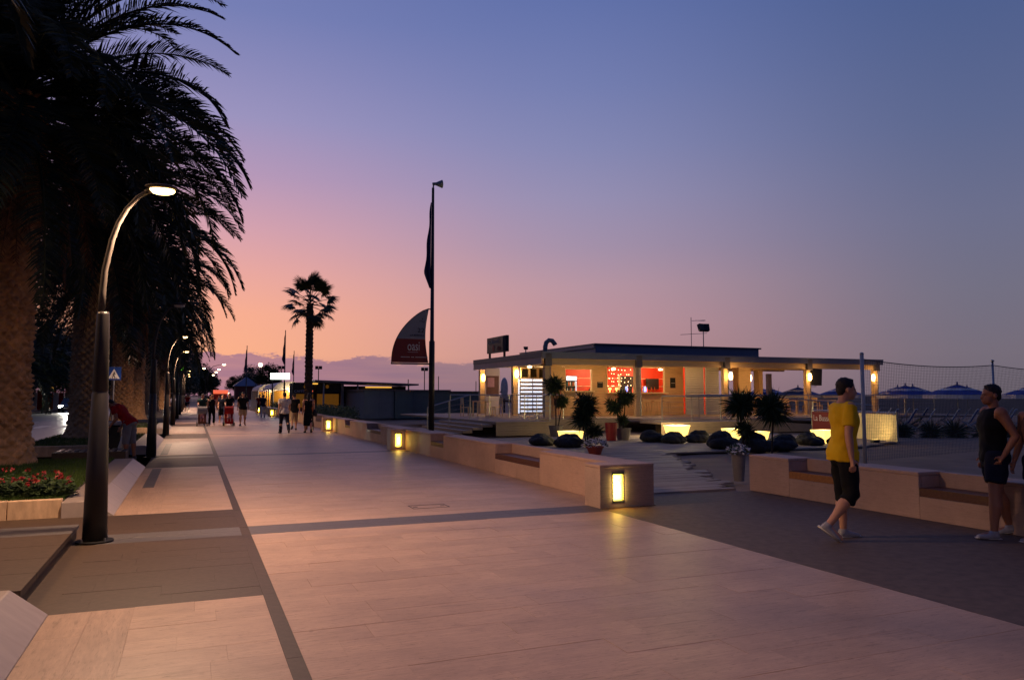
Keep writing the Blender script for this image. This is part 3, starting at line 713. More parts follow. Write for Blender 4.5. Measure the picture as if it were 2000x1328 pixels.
for i, (yv, lb) in enumerate([(52, 'fourth date palm down the row, between the second and third lit lamps'), (63.5, 'fifth date palm down the row, trunk hidden by lamp posts'), (75, 'sixth date palm down the row, near the cyclist'), (87, 'seventh date palm down the row, above the small far lamps'), (99, 'eighth date palm down the row, small and far'), (111, 'last date palm of the row, smallest of all')]):
    date_palm(-3.2+rng.uniform(-.2, .2), yv, 7.3+rng.uniform(-.3, .3), lb, 50, 10, 20+i, far=True, sc_=.85)
# palms across the road keep the background dark
for i, (x, yv, lb) in enumerate([(-15.5, 38, 'date palm across the road behind the nearest trunk'), (-15.0, 52, 'date palm across the road left of the parked car'), (-14.8, 66, 'date palm across the road behind the second trunk'), (-15.2, 82, 'date palm across the road next to the oncoming car'), (-15, 98, 'date palm across the road far behind the crossing sign'), (-15, 116, 'farthest date palm across the road')]):
    date_palm(x, yv, 5.6+rng.uniform(-.4, .4), lb, 46, 8, 40+i, far=True, z=0)

# leafy trees: tapered trunk, limbs and a crown of leaf faces in clumps
def crown_mesh(seed, rx, rz, n, leaf, mat='leaf_dark', clumps=26):
    q = random.Random(seed); mb = MB(); cl = []
    for i in range(clumps):
        a = q.uniform(0, 2*PI); u = q.uniform(-.75, 1); rr = math.sqrt(max(0, 1-u*u*.9))*q.uniform(.45, 1)
        cl.append((Vector((math.cos(a)*rr*rx, math.sin(a)*rr*rx, u*rz)), q.uniform(.24, .46)*rx))
    for i in range(n):
        c, r = cl[q.randrange(clumps)]
        d = Vector((q.gauss(0, 1), q.gauss(0, 1), q.gauss(0, .8))).normalized()*r*q.random()**.4; p = c+d
        s = leaf*q.uniform(.6, 1.3); e = Vector((q.uniform(-1, 1), q.uniform(-1, 1), q.uniform(-.6, .6))).normalized(); f = e.orthogonal().normalized()*s*.45
        mb.add([p-e*s, p+f, p+e*s, p-f], [(0, 1, 2, 3)])
    return mb.mesh('crown', mat)
CR = [crown_mesh(60+i, 1, .8, 9000, .06, clumps=34) for i in range(3)]
def leafy_tree(x, y, h, r, label, i=0, z=0, group=None):
    t = empty('leafy_tree', (x, y, z), label, 'tree', group)
    q = random.Random(int(x*7+y)); mb = MB(); hh = h-r*.75
    mb.tube([(0, 0, 0), (.08, .03, hh*.5), (0, 0, hh)], [.2, .15, .12], n=7)
    for k in range(5):
        a = k*1.26+q.random(); mb.tube([(0, 0, hh*.75), (math.cos(a)*r*.3, math.sin(a)*r*.3, hh+r*.1), (math.cos(a)*r*.65, math.sin(a)*r*.65, hh+r*.45)], [.1, .06, .02], n=5)
    mb.build('trunk', 'bark', t); c = link('crown', CR[i % 3], t, (0, 0, h-r*.55), q.uniform(0, 6)); c.scale = (r, r, r)
    return t
for i, (x, yv, h, r, lb) in enumerate([(-19, 60, 7, 4.5, 'dark leafy tree across the road behind the nearest palm'), (-20, 76, 7, 4.5, 'dark leafy tree across the road beside the parked car'), (-18, 95, 8, 5, 'dark leafy tree across the road above the oncoming car'), (-17, 118, 8, 5, 'dark leafy tree across the road behind the crossing sign'), (-14, 145, 9, 6, 'dark leafy tree closing the view behind the far palms'), (-6, 170, 10, 7, 'big dark tree at the end of the promenade, left of the far lamps'), (-1, 230, 9, 6, 'low dark tree under the row of far lamps'),
        (15.6, 330, 7.6, 3.4, 'rounded dark tree left of the pyramid roof'), (21.3, 320, 11, 4.6, 'large dark pine crown behind the pyramid-roofed house'), (4.5, 320, 9, 6.5, 'small distant tree above the red awning'), (10.5, 120, 5.2, 2.0, 'small dark tree behind the lit white sign'), (-24, 40, 8, 5, 'dark leafy tree at the far left across the road')]):
    leafy_tree(x, yv, h, r, lb, i, group='dark trees in the background')
def hedge(x0, x1, y0, y1, h, label, n=2500):
    t = empty('hedge', ((x0+x1)/2, (y0+y1)/2, 0), label, 'hedge'); mb = MB(); wx, wy = (x1-x0)/2, (y1-y0)/2
    for i in range(n):
        p = Vector((rng.uniform(-wx, wx), rng.uniform(-wy, wy), rng.random()**.6*h*(1+.15*math.sin(i)))); e = Vector((rng.uniform(-1, 1), rng.uniform(-1, 1), rng.uniform(-.6, .6))).normalized(); f = e.orthogonal().normalized()*.03
        mb.add([p-e*.07, p+f, p+e*.07, p-f], [(0, 1, 2, 3)])
    mb.build('foliage', 'leaf_dark', t); MB().box(-wx*.8, wx*.8, -wy*.95, wy*.95, 0, h*.6).build('inner_growth', 'leaf_dark', t)
hedge(6.5, 7.3, 36.2, 47.5, .95, 'low hedge behind the third wall, beside the grey cabins', 4200)
hedge(6.5, 7.2, 62, 73, .9, 'low dark hedge in front of the vaulted tents', 2500)
hedge(-22, -20, 45, 110, 2.6, 'long dark hedge beyond the road', 6000)

# fan palm behind the wall
def fan_palm(x, y, h, label):
    t = empty('fan_palm', (x, y, 0), label, 'palm tree'); q = random.Random(31)
    mb = MB(); rows = 90; n = 18; vs = []
    for j in range(rows+1):
        z = h*j/rows; r0 = .23-.04*j/rows+.10*math.exp(-z/.4)
        for k in range(n):
            vs.append(((r0+(.035 if j % 3 == 0 else 0)+q.uniform(-.02, .03))*math.cos(2*PI*k/n), (r0+(.035 if j % 3 == 0 else 0)+q.uniform(-.02, .03))*math.sin(2*PI*k/n), z))
    mb.add(vs, [(j*n+k, j*n+(k+1) % n, (j+1)*n+(k+1) % n, (j+1)*n+k) for j in range(rows) for k in range(n)]); mb.build('trunk', 'bark', t)
    def fan(seed):
        q2 = random.Random(seed); m2 = MB(); st = 1.15
        m2.mat(1).tube([(0, 0, 0), (st*.5, 0, .06), (st, 0, 0)], [.03, .022, .016], n=5); m2.mat(0)
        N = 34
        for k in range(N):
            a = (k/(N-1)-.5)*R(215); l = .80*(1-.25*abs(a)/R(125))*q2.uniform(.88, 1.08); d = Vector((math.cos(a), math.sin(a), .0)); w = Vector((-math.sin(a), math.cos(a), 0))*.042
            c = Vector((st, 0, 0)); z1 = .05*(1 if k % 2 else -1)
            p1 = c+d*l*.55+Vector((0, 0, z1*.4)); tip = c+d*l+Vector((0, 0, -.16*q2.random()-.08))
            m2.add([c, p1+w, tip, p1-w], [(0, 1, 2, 3)])
        return m2.mesh('fan_leaf', ['palm_leaf', 'bark'])
    fm = [fan(i) for i in range(3)]
    for i in range(26):
        s = i/25; el = R(82-128*s); a = i*2.39996
        o = link('fan_leaf', fm[i % 3], t, (0, 0, h+.15-.35*s)); o.rotation_euler = Matrix.Rotation(a, 3, 'Z').to_4x4().to_3x3().to_quaternion().to_euler()
        o.rotation_mode = 'QUATERNION'; o.rotation_quaternion = (Matrix.Rotation(a, 3, 'Z') @ Matrix.Rotation(-el, 3, 'Y') @ Matrix.Rotation(q.uniform(-.7, .7), 3, 'X')).to_quaternion(); k = q.uniform(.85, 1.1); o.scale = (k, k, k)
fan_palm(6.55, 48.3, 7.25, 'tall fan palm standing alone against the sunset')

# ------------------------------------------------------------------ flagpoles
def flagpole(x, y, h, label, sail=False, horn=False, flag=True, r0=.1):
    t = empty('flagpole', (x, y, 0), label, 'flagpole', None if sail else 'flagpoles along the promenade')
    MB().lathe([(r0, 0), (r0, h*.38), (r0*.72, h*.385), (r0*.45, h)], n=14).build('pole', 'post_dark', t, smooth=True)
    if flag:
        # cloth hanging limp in folds
        mb = MB(); vs = []; rows = 30; cols = 9; zt = h*.94; fl = h*.345
        for j in range(rows+1):
            s = j/rows; wd = (.025+.24*min(s, .82)/.82*(1 if s < .82 else 1-.75*(s-.82)/.18)+.02*math.sin(s*17))*(h/9)
            for i in range(cols+1):
                u = i/cols; vs.append((-r0*.5-u*wd, .05*math.sin(u*9+s*3)*(.4+s), zt-s*fl-.06*math.sin(u*7)*s))
        mb.add(vs, [(j*(cols+1)+i, j*(cols+1)+i+1, (j+1)*(cols+1)+i+1, (j+1)*(cols+1)+i) for j in range(rows) for i in range(cols)])
        mb.build('flag', 'flag_blue', t, smooth=True)
    if horn:
        mb = MB(); mb.tube([(-.02, 0, h+.16), (.12, 0, h+.17), (.14, 0, h+.17), (.36, 0, h+.19)], [.05, .06, .07, .16], n=14)
        mb.tube([(0, 0, h-.02), (.02, 0, h+.12)], .03, n=6); mb.build('horn_loudspeaker', 'cabin_grey', t, smooth=True)
    return t
FPX, FPY = 8.33, 28.0
fp = flagpole(FPX, FPY, 9.55, 'tall dark flagpole with a limp flag, horn loudspeaker and sail banner', sail=True, horn=True, r0=.11)
# sail-shaped banner hung from a boom
def sail_banner():
    t = empty('sail_banner', (FPX-.1, FPY, 2.78), 'sail-shaped red and white beach banner numbered 22 on the flagpole', 'banner')
    H, W = 2.1, 1.42
    def left(z): return -W*math.cos(min(1, z/H)**1.18*PI/2)**.72 - .03
    def right(z): return -.03-.13*math.sin(PI*z/H)
    def part(z0, z1, mat, name, n=14):
        mb = MB(); vs = []
        for i in range(n+1):
            z = z0+(z1-z0)*i/n
            for yy in (-.012, .012): vs += [(min(left(z), right(z)-.005), yy, z), (right(z), yy, z)]
        fs = []
        for i in range(n):
            a = i*4; b = a+4; fs += [(a, a+1, b+1, b), (a+2, b+2, b+3, a+3), (a, b, b+2, a+2), (a+1, a+3, b+3, b+1)]
        mb.add(vs, fs); return mb.build(name, mat, t)
    part(.04, .93, 'banner_red', 'red_field'); part(.932, H, 'banner_white', 'white_field')
    e = MB(); zs = [.02+(H-.02)*i/24 for i in range(25)]; e.tube([(min(left(z), right(z)), 0, z) for z in zs], .016, n=6); e.build('edge_rod', 'cloth_brown', t)
    MB().tube([(-W-.05, 0, 0), (.02, 0, 0)], .03, n=8).build('boom', 'black', t)
    MB().tube([(-.03, 0, H-.02), (.05, 0, H-.02)], .025, n=6).build('top_bracket', 'black', t)
    def txt(name, body, size, mat, x, z, sx=1, al='LEFT'):
        o = link(name, text_mesh(name, body, size, mat, align=al, sx=sx), t, (x, -.018, z)); o.rotation_euler = (R(90), 0, 0)
    txt('number', '22', .24, 'print_dark', -.20, 1.18, 1.15, 'RIGHT'); txt('bathing_place_name', 'LA BUSSOLA', .095, 'print_dark', -.20, 1.04, 1.05, 'RIGHT')
    txt('logo_word', 'oasi', .50, 'print_light', -.86, .50, .62)
    mb = MB(); x = -1.1
    for w in (.05, .07, .06, .05, .04, .05, .03, 0, .06, .05, 0, .06, .05, .07, .05, .06, .05, .06, .04, .05):
        if w: mb.box(x, x+w*.8, -.016, -.014, .235, .262)
        x += w if w else .05
    mb.build('print_line', 'print_light', t)
    mb = MB(); x = -.84
    for k in range(11): mb.box(x, x+.026, -.016, -.014, .425, .442); x += .037
    mb.build('logo_underline', 'print_light', t)
    mb = MB()
    for k in range(5): mb.rbox((-.38+k*.045, -.015, 1.60+.03*math.sin(k*1.6)), (.022, .001, .011), Matrix.Rotation(.5*math.sin(k*2), 3, 'Y'))
    mb.rbox((-.28, -.015, 1.70), (.012, .001, .03), Matrix.Rotation(.3, 3, 'Y')); mb.build('emblem', 'print_dark', t)
sail_banner()
flagpole(7.0, 66, 7.0, 'flagpole with a limp flag just left of the fan palm', r0=.075)
flagpole(4.55, 75, 6.2, 'flagpole with a limp flag over the vaulted tents', r0=.07)
flagpole(9.6, 82, 6.2, 'small flagpole with a limp flag right of the lit white sign', r0=.07)

# ------------------------------------------------------------------ street furniture on the left
t = empty('crossing_sign', (-3.05, 36, 0), 'square blue pedestrian crossing sign on a post beyond the planting bed', 'road sign')
MB().tube([(0, .03, 0), (0, .03, 2.8)], .03, n=8).build('post', 'steel', t)
MB().box(-.27, .27, -.012, .0, 2.24, 2.78).build('panel', 'sign_blue', t)
MB().add([(-.22, -.016, 2.29), (.22, -.016, 2.29), (0, -.016, 2.71)], [(0, 1, 2)]).build('white_triangle', 'sign_white', t)
mb = MB(); mb.ell((.01, -.02, 2.545), (.028, .004, .03), n=8, m=6)
for a in (((.0, 2.52), (-.01, 2.44)), ((-.01, 2.44), (.05, 2.33)), ((-.01, 2.44), (-.06, 2.33)), ((0, 2.51), (.06, 2.46)), ((0, 2.51), (-.05, 2.45))): mb.tube([(a[0][0], -.02, a[0][1]), (a[1][0], -.02, a[1][1])], .013, n=5)
for k in range(4): mb.box(-.14+k*.075, -.10+k*.075, -.021, -.017, 2.30, 2.32)
mb.build('walking_figure', 'print_dark', t)
t = empty('litter_bin', (-1.92, 22.5, 0), 'dark square bin with a pale top beside the bending man', 'bin')
MB().box(-.24, .24, -.22, .22, 0, .82).build('body', 'black', t, bevel=.02)
MB().box(-.27, .27, -.25, .25, .83, .93).build('top', 'pot_white', t, bevel=.015); MB().lathe([(.12, 0), (.11, .012)], (0, 0, .931), n=14).build('opening', 'black', t)
mb = MB(); mb.tube([(0, 0, .42), (.02, 0, .28), (.0, 0, .1), (0, 0, .04)], [.02, .07, .10, .05], n=10); b = mb.build('carrier_bag', 'pot_white', None, (-1.58, 21.4, .18), smooth=True); tag(b, 'pale plastic carrier bag hanging beside the bin', 'bag')

# ------------------------------------------------------------------ beach bar
BX, BY = 15.63, 33.4          # front corner post
bar = empty('beach_bar', (BX, BY, 0), 'wooden beach bar with flat roof, lit counter windows and terrace', 'bar')
def bb(name, mat, x0, x1, y0, y1, z0, z1, parent=bar, bevel=0):
    return box(name, mat, parent, x0-(BX if parent is bar else 0), x1-(BX if parent is bar else 0), y0-(BY if parent is bar else 0), y1-(BY if parent is bar else 0), z0, z1, bevel)
DZ = .55
# posts with steel downpipes
POSTX = [15.63, 20.66, 26.07, 31.7, 36.77]
for x in POSTX:
    bb('post', 'clad', x-.12, x+.12, BY-.12, BY+.12, DZ, 3.08)
    MB().tube([(x-BX+.17, -.1, DZ+.02), (x-BX+.17, -.1, 3.05)], .035, n=8).build('downpipe', 'steel', bar)
    bb('bracket', 'roof_side', x-.17, x+.17, BY-.30, BY-.125, 3.0, 3.62)
for x, y in ((15.63, 42.3), (15.63, 37.3), (36.77, 42.3), (30.3, 42.3), (26.07, 42.3)):
    bb('post', 'clad', x-.14, x+.14, y-.14, y+.14, DZ, 3.08)
# roof: metal fascia over a timber beam, soffit boards, raised middle block
RX0, RX1, RY0, RY1 = 15.3, 37.2, 33.1, 42.7
bb('fascia_front', 'roof_metal', RX0, RX1, RY0, RY0+.06, 3.36, 3.66); bb('fascia_side', 'roof_side', RX0-.06, RX0-.001, RY0, RY1, 3.40, 3.66)
bb('fascia_edge', 'roof_metal', RX0, RX1, RY0-.03, RY0-.001, 3.60, 3.675)
bb('beam_front', 'clad', RX0+.3, RX1-.1, RY0+.16, RY0+.34, 3.08, 3.355); bb('side_board', 'roof_board', RX0-.04, RX0+.03, RY0+.06, RY1, 3.08, 3.395)
bb('roof_deck', 'roof_side', RX0, RX1, RY0+.061, RY1, 3.44, 3.645)
for i in range(24):
    x = RX0+.1+i*(RX1-RX0-.2)/24; bb('soffit_board', 'clad', x, x+(RX1-RX0-.2)/24-.006, RY0+.36, RY1-.1, 3.38, 3.435)
for y in (36.0, 38.6, 41.2): bb('roof_beam', 'clad', RX0+.05, RX1-.1, y-.08, y+.08, 3.20, 3.378)
bb('upper_roof', 'roof_metal', 19.75, 30.6, 36.0, 46.0, 3.65, 4.28); bb('upper_roof_cap', 'roof_side', 19.65, 30.72, 35.9, 46.1, 4.281, 4.36); bb('side_cap', 'roof_board', 19.66, 19.749, 36.01, 46, 4.12, 4.279)
# kiosk: clad walls with two serving windows
KY = 35.3
def clad_wall(x0, x1, y, z0, z1, name='clad_wall', step=.14):
    mb = MB(); z = z0
    while z < z1-.02:
        q = min(z+step, z1); mb.box(x0-BX, x1-BX, y-BY, y-BY+.10, z+.006, q); z = q
    o = mb.build(name, 'clad_i', bar); o['kind'] = 'stuff'; return o
ZT = 3.19
clad_wall(16.5, 17.6, KY, DZ, ZT); clad_wall(19.1, 20.05, KY, DZ, ZT); clad_wall(23.55, 24.8, KY, DZ, ZT)
clad_wall(17.6, 19.1, KY, DZ, 1.78); clad_wall(17.6, 19.1, KY, 2.93, ZT); clad_wall(20.05, 23.55, KY, DZ, 1.70); clad_wall(20.05, 23.55, KY, 3.10, ZT)
bb('counter_top', 'cream', 17.5, 19.2, KY-.22, KY+.45, 1.78, 1.83); bb('counter_top', 'cream', 19.95, 23.65, KY-.28, KY+.55, 1.70, 1.76)
for x0, x1, z0, z1 in ((17.6, 19.1, 1.83, 2.93), (20.05, 23.55, 1.76, 3.10)):
    for a in ((x0-.05, x0, z0, z1), (x1, x1+.05, z0, z1), (x0-.05, x1+.05, z1, z1+.05)): bb('window_trim', 'cream', a[0], a[1], KY-.03, KY-.001, a[2], a[3])
# room behind the windows
bb('back_wall', 'red_wall', 17.45, 26.3, 38.6, 38.7, DZ, 3.19); bb('room_side', 'cream', 17.36, 17.45, KY+.11, 38.7, DZ, 3.19); bb('room_side', 'red_wall', 26.3, 26.4, KY+.11, 38.7, DZ, 3.19)
bb('room_ceiling', 'cream', 17.45, 26.3, KY+.11, 38.6, 3.192, 3.2)
for z in (2.1, 2.55): bb('wall_moulding', 'cream', 17.6, 26.25, 38.57, 38.599, z, z+.03)
bb('doorway', 'dark_wall', 22.75, 23.9, 38.55, 38.6, DZ, 2.7); bb('door_frame', 'cream', 22.62, 22.749, 38.54, 38.6, DZ, 2.8); bb('door_frame', 'cream', 23.901, 24.05, 38.54, 38.6, DZ, 2.8)
# side door bay on the left with glazed top lights and a slatted screen with an added glowing sheet behind
SY = 36.9
sl = empty('slatted_screen', (15.78, SY, DZ), 'brightly lit slatted screen under three small windows beside the bar', 'screen')
for i in range(9): MB().box(0, 1.5, 0, .04, .08+i*.2, .185+i*.2).build('slat', 'shutter_white', sl)
for x in (0, .72, 1.46): MB().box(x, x+.04, .045, .10, 0, 1.9).build('upright', 'shutter_white', sl)
for i in range(3):
    a = .02+i*.5; fr = MB()
    for q in ((a, a+.06, 1.93, 2.5), (a+.42, a+.48, 1.93, 2.5), (a+.06, a+.42, 1.93, 1.99), (a+.06, a+.42, 2.44, 2.5)): fr.box(q[0], q[1], -.01, .05, q[2], q[3])
    f = fr.build('window_frame', 'cream', sl); MB().box(a+.06, a+.42, .01, .02, 1.99, 2.44).build('pane', 'glass_dark', f)
bbk = bb('glow_backing', 'cool_glow', 15.8, 17.2, SY+.35, SY+.36, DZ+.1, DZ+1.9)  # glowing sheet, no lamp; added so the screen shows bright lines
bb('side_infill', 'clad', 17.28, 17.34, 35.42, SY+.1, DZ, 3.19)
# white sliding louvre panels
for x0, x1, y in ((24.45, 25.62, 34.6), (25.72, 26.6, 34.55)):
    t = empty('louvre_panel', (x0, y, DZ), 'wide white slatted panel beside the serving window' if x0 < 25 else 'narrow white slatted panel next to the third post', 'shutter', 'white slatted panels on the bar')
    MB().box(0, x1-x0, .03, .05, 0, 2.6).build('backing', 'shutter_white', t)
    for k in range(22): MB().rbox(((x1-x0)/2, 0, .07+k*.118), ((x1-x0)/2-.001, .012, .045), Matrix.Rotation(R(-24), 3, 'X')).build('slat', 'shutter_white', t)
# square pillars and terrace
for x0, x1, y in ((28.55, 29.4, 35.3), (32.7, 33.0, 38.5), (30.0, 30.3, 37.0)): bb('pillar', 'clad', x0, x1, y, y+.5, DZ, 3.19)
# sconces
def sconce(x, y, label, power=28, z=2.62):
    t = empty('sconce', (x, y, z), label, 'wall lamp', 'lit lamps on the bar posts')
    MB().lathe([(.05, -.20), (.09, -.12), (.1, 0), (.09, .12), (.05, .2)], n=12).build('glass', 'sconce_glow', t, smooth=True)
    MB().box(-.03, .03, .03, .15, -.05, .05).build('mount', 'black', t)
    d = bpy.data.lights.new('sconce_light', 'POINT'); d.energy = power; d.color = (1, .52, .16); d.shadow_soft_size = .12
    lo = bpy.data.objects.new('sconce_light', d); col.objects.link(lo); lo.parent = t; lo.location = (0, -.2, 0)
sconce(15.63, 42.02, 'round lit lamp on the rear left post of the bar', 33); sconce(15.63, 37.02, 'lit lamp on the post left of the bright slats', 33, 2.72)
sconce(30.6, 36.8, 'round lit lamp on the post right of the square pillar', 49); sconce(31.7, 33.15, 'narrow lit lamp on the post beside the loudspeaker', 33); sconce(36.5, 33.2, 'lit lamp on the last post, by the net', 33); sconce(26.3, 33.15, 'lit lamp on the post beside the white panels', 38)
for x0, x1, lb in ((16.6, 20.2, 'added warm strip light under the beam over the first serving window'), (20.9, 25.6, 'added warm strip light under the beam over the main serving window'), (27.0, 31.2, 'added warm strip light under the beam by the square pillar'), (32.3, 36.2, 'added warm strip light under the beam above the loudspeaker')):  # strip lights added to wash the bar front in warm light
    t = empty('added_strip_light', (x0, 33.62, 3.10), lb, 'strip light', 'added strip lights under the front beam of the bar')
    MB().box(0, x1-x0, 0, .05, 0, .05).build('housing', 'cream', t); MB().box(.02, x1-x0-.02, .052, .062, .005, .045).build('tube', 'sconce_strip', t)
    d = bpy.data.lights.new('added_strip_glow', 'AREA'); d.shape = 'RECTANGLE'; d.size = x1-x0; d.size_y = .06; d.energy = 26; d.color = (1, .55, .2)
    lo = bpy.data.objects.new('added_strip_glow', d); col.objects.link(lo); lo.parent = t; lo.location = ((x1-x0)/2, .09, -.02); lo.rotation_euler = (R(25), 0, 0)
def inside_light(x, y, z, p, c, s=.2):
    d = bpy.data.lights.new('bar_room_light', 'POINT'); d.energy = p; d.color = c; d.shadow_soft_size = s
    lo = bpy.data.objects.new('bar_room_light', d); col.objects.link(lo); lo.location = (x, y, z)
for x, y, z, p, lb in ((21.3, 36.8, 2.95, 160, 'ceiling lamp in the red bar room'), (24.4, 36.9, 2.95, 130, 'ceiling lamp over the red wall on the beach side'), (18.0, 36.4, 3.0, 70, 'ceiling lamp above the drinks fridge'), (16.4, 37.1, 3.0, 45, 'ceiling lamp behind the slatted screen')):
    o = MB().lathe([(.12, 0), (.12, .06), (.03, .1)], n=12).build('ceiling_lamp', 'bulb', None, (x, y, z+.06)); tag(o, lb, 'ceiling lamp', 'ceiling lamps in the bar'); inside_light(x, y, z-.08, p, (1, .62, .32) if x > 19 else (1, .9, .75))
# fridge, shelves, taps, bottles
t = empty('drinks_fridge', (18.62, 36.6, DZ), 'glass-fronted drinks fridge glowing bluish white in the bar', 'fridge')
MB().box(-.32, .32, 0, .55, 0, 2.08).build('cabinet', 'black', t); MB().box(-.3, .3, -.03, -.001, 1.84, 2.06).build('header', 'cool_glow', t); MB().box(.23, .29, -.02, -.001, .4, 1.8).build('light_strip', 'cool_glow', t)
for k in range(4):
    sh = MB().box(-.3, .22, -.02, -.002, .55+k*.33, .57+k*.33).build('shelf', 'steel', t)
    for j in range(6): MB().lathe([(.025, 0), (.025, .13), (.01, .18), (.01, .22)], (-.26+j*.085, -.03, .57+k*.33), n=8).build('bottle', ['cloth_teal', 'cloth_orange', 'pot_white'][(j+k) % 3], t)
for i, (x, m_, lb) in enumerate([(20.35, 'table_glow', 'small glowing lamp at the left end of the counter'), (20.75, 'table_glow', 'second small glowing lamp on the counter')]):
    o = MB().lathe([(.04, 0), (.02, .05), (.02, .12), (.09, .13), (.07, .24)], n=10).build('counter_lamp', m_, None, (x, KY+.25, 1.765)); tag(o, lb, 'lamp')
for x, lb in ((21.3, 'beer tap with a bluish light on the counter'), (22.45, 'second beer tap with a bluish light, near the screen')):
    t = empty('beer_tap', (x, KY+.2, 1.765), lb, 'beer tap', 'beer taps on the counter'); MB().tube([(0, 0, 0), (0, 0, .30)], .05, n=10).build('column', 'steel', t); MB().box(-.07, .07, -.06, -.052, .03, .3).build('lit_badge', 'blue_light', t); MB().tube([(0, -.05, .32), (0, -.16, .28)], .018, n=6).build('spout', 'steel', t)
for i in range(12):
    x = 20.6+i*.24+rng.uniform(-.05, .05); o = MB().lathe([(.035, 0), (.035, .16), (.012, .22), (.012, .28)], n=8).build('bottle', rng.choice(['cloth_orange', 'red_glow', 'pot_white', 'cloth_teal']), None, (x, KY+.42, 1.765)); tag(o, ['leftmost', 'second', 'third', 'fourth', 'fifth', 'sixth', 'seventh', 'eighth', 'ninth', 'tenth', 'eleventh', 'rightmost'][i]+' bottle of the row on the bar counter', 'bottle', 'bottles on the bar counter')
o = MB().box(0, .85, 0, .05, 0, .62).build('television', 'black', None, (24.35, 38.3, 1.95)); tag(o, 'black flat screen on the red wall of the bar', 'television')
# strings of small bulbs in the window
t = empty('light_string', (21.0, KY+.3, 3.05), 'strings of tiny bulbs hanging in the serving window', 'fairy lights')
for k in range(7):
    for j in range(5): MB().ell((k*.22-.6+rng.uniform(-.03, .03), rng.uniform(0, .5), -.08-j*.2-rng.uniform(0, .08)), (.018, .018, .024), n=6, m=4).build('bulb', 'bulb', t)
    MB().tube([(k*.22-.6, .2, .1), (k*.22-.6, .2, -1.05)], .003, n=4).build('cable', 'black', t)
for x, lb in ((23.95, 'dark menu board on the wall right of the serving window'), (19.45, 'dark plaque on the wall between the serving windows')):
    t = empty('menu_board', (x, KY-.03, 2.0), lb, 'board'); MB().box(0, .32, 0, .025, 0, .55 if x > 20 else .3).build('panel', 'print_dark', t); MB().box(.03, .29, -.004, -.001, .25, .27).build('chalk_line', 'print_light', t)
# poster frame by the left posts
t = empty('poster_stand', (15.0, 38.9, DZ), 'ice-cream poster on a pale frame between the left posts', 'poster')
MB().box(-.42, .42, .0, .06, 0, 2.5).build('frame', 'roof_board', t); MB().box(-.36, .36, -.01, -.001, 1.0, 2.1).build('poster', 'cloth_brown', t); MB().box(-.3, .1, -.014, -.011, 1.5, 2.0).build('poster_print', 'cloth_pink', t)
# roof fittings
t = empty('roof_sign', (15.45, 39.3, 3.66), 'dark roof sign on two legs at the edge of the bar roof', 'sign')
MB().box(-.08, .08, -1.45, 1.45, .28, 1.15).build('cabinet', 'black', t)
for y in (-1.0, 1.2): MB().box(-.05, .05, y-.05, y+.05, -.02, .279).build('leg', 'cloth_brown', t)
MB().box(-.095, -.081, -1.42, -1.0, .30, 1.13).build('pale_strip', 'cloth_navy', t)
x_ = link('sign_lettering', text_mesh('sign_lettering', 'La Bussola', .36, 'cabin_grey', sx=1.2), t, (-.09, 1.25, .80)); x_.rotation_euler = (R(90), 0, R(-90))
MB().ell((-.09, .45, .55), (.008, .22, .2), n=12, m=8).build('sign_motif', 'banner_red', t)
MB().ell((-.09, -.4, .5), (.008, .3, .14), n=12, m=8).build('sign_motif', 'cloth_brown', t)
def floodlights(x, y, z, label, s=1.0):
    t = empty('floodlight_pair', (x, y, z), label, 'floodlight', 'black floodlights on the bar roof')
    MB().tube([(0, 0, 0), (0, 0, .9*s)], .03, n=6).build('mast', 'steel', t); MB().tube([(-.25*s, 0, .9*s), (.3*s, 0, .9*s)], .025, n=6).build('crossbar', 'black', t)
    for k, a in ((-.16, .25), (.2, -.35)): MB().rbox((k*s, 0, 1.12*s), (.17*s, .10*s, .2*s), Matrix.Rotation(a, 3, 'Z') @ Matrix.Rotation(-.35, 3, 'X')).build('lamp_box', 'black', t)
floodlights(27.0, 36.4, 4.36, 'pair of black floodlights next to the aerial on the bar roof'); floodlights(15.7, 36.0, 3.66, 'small pair of floodlights near the roof sign', .32)
t = empty('vent_pipe', (16.8, 36.0, 3.65), 'bent metal flue pipe on the bar roof', 'pipe')
MB().tube([(0, 0, 0), (0, 0, .45), (.06, 0, .68), (.22, 0, .80), (.40, 0, .78), (.54, 0, .62), (.57, 0, .56)], .12, n=12).build('flue', 'cabin_grey', t, smooth=True)
for z in (.2, .42): MB().lathe([(.125, 0), (.125, .03)], (0, 0, z), n=12).build('collar', 'steel', t)
t = empty('tv_aerial', (26.6, 37, 4.36), 'thin television aerial on the bar roof', 'aerial')
MB().tube([(0, 0, 0), (0, 0, 1.75)], .022, n=6).build('mast', 'steel', t); MB().tube([(.05, 0, 1.55), (1.0, 0, 1.62)], .014, n=5).build('boom', 'steel', t); MB().tube([(-.75, 0, .72), (1.1, 0, .86)], .014, n=5).build('boom', 'steel', t)
for k in range(8): MB().tube([(.3+k*.09, -.12, 1.58), (.3+k*.09, .12, 1.58)], .007, n=4).build('element', 'steel', t)
t = empty('loudspeaker', (31.95, 33.5, 2.15), 'black loudspeaker hanging from the terrace beam', 'loudspeaker'); MB().rbox((.36, 0, .48), (.36, .25, .46), Matrix.Rotation(R(4), 3, 'Y')).build('cabinet', 'black', t); MB().tube([(.3, 0, .93), (.3, 0, 1.1)], .03, n=6).build('hanger', 'black', t); MB().tube([(0, -.1, -.02), (.0, -.1, -.06), (.42, -.1, -.06), (.42, -.1, -.02)], .015, n=5).build('bracket', 'steel', t)

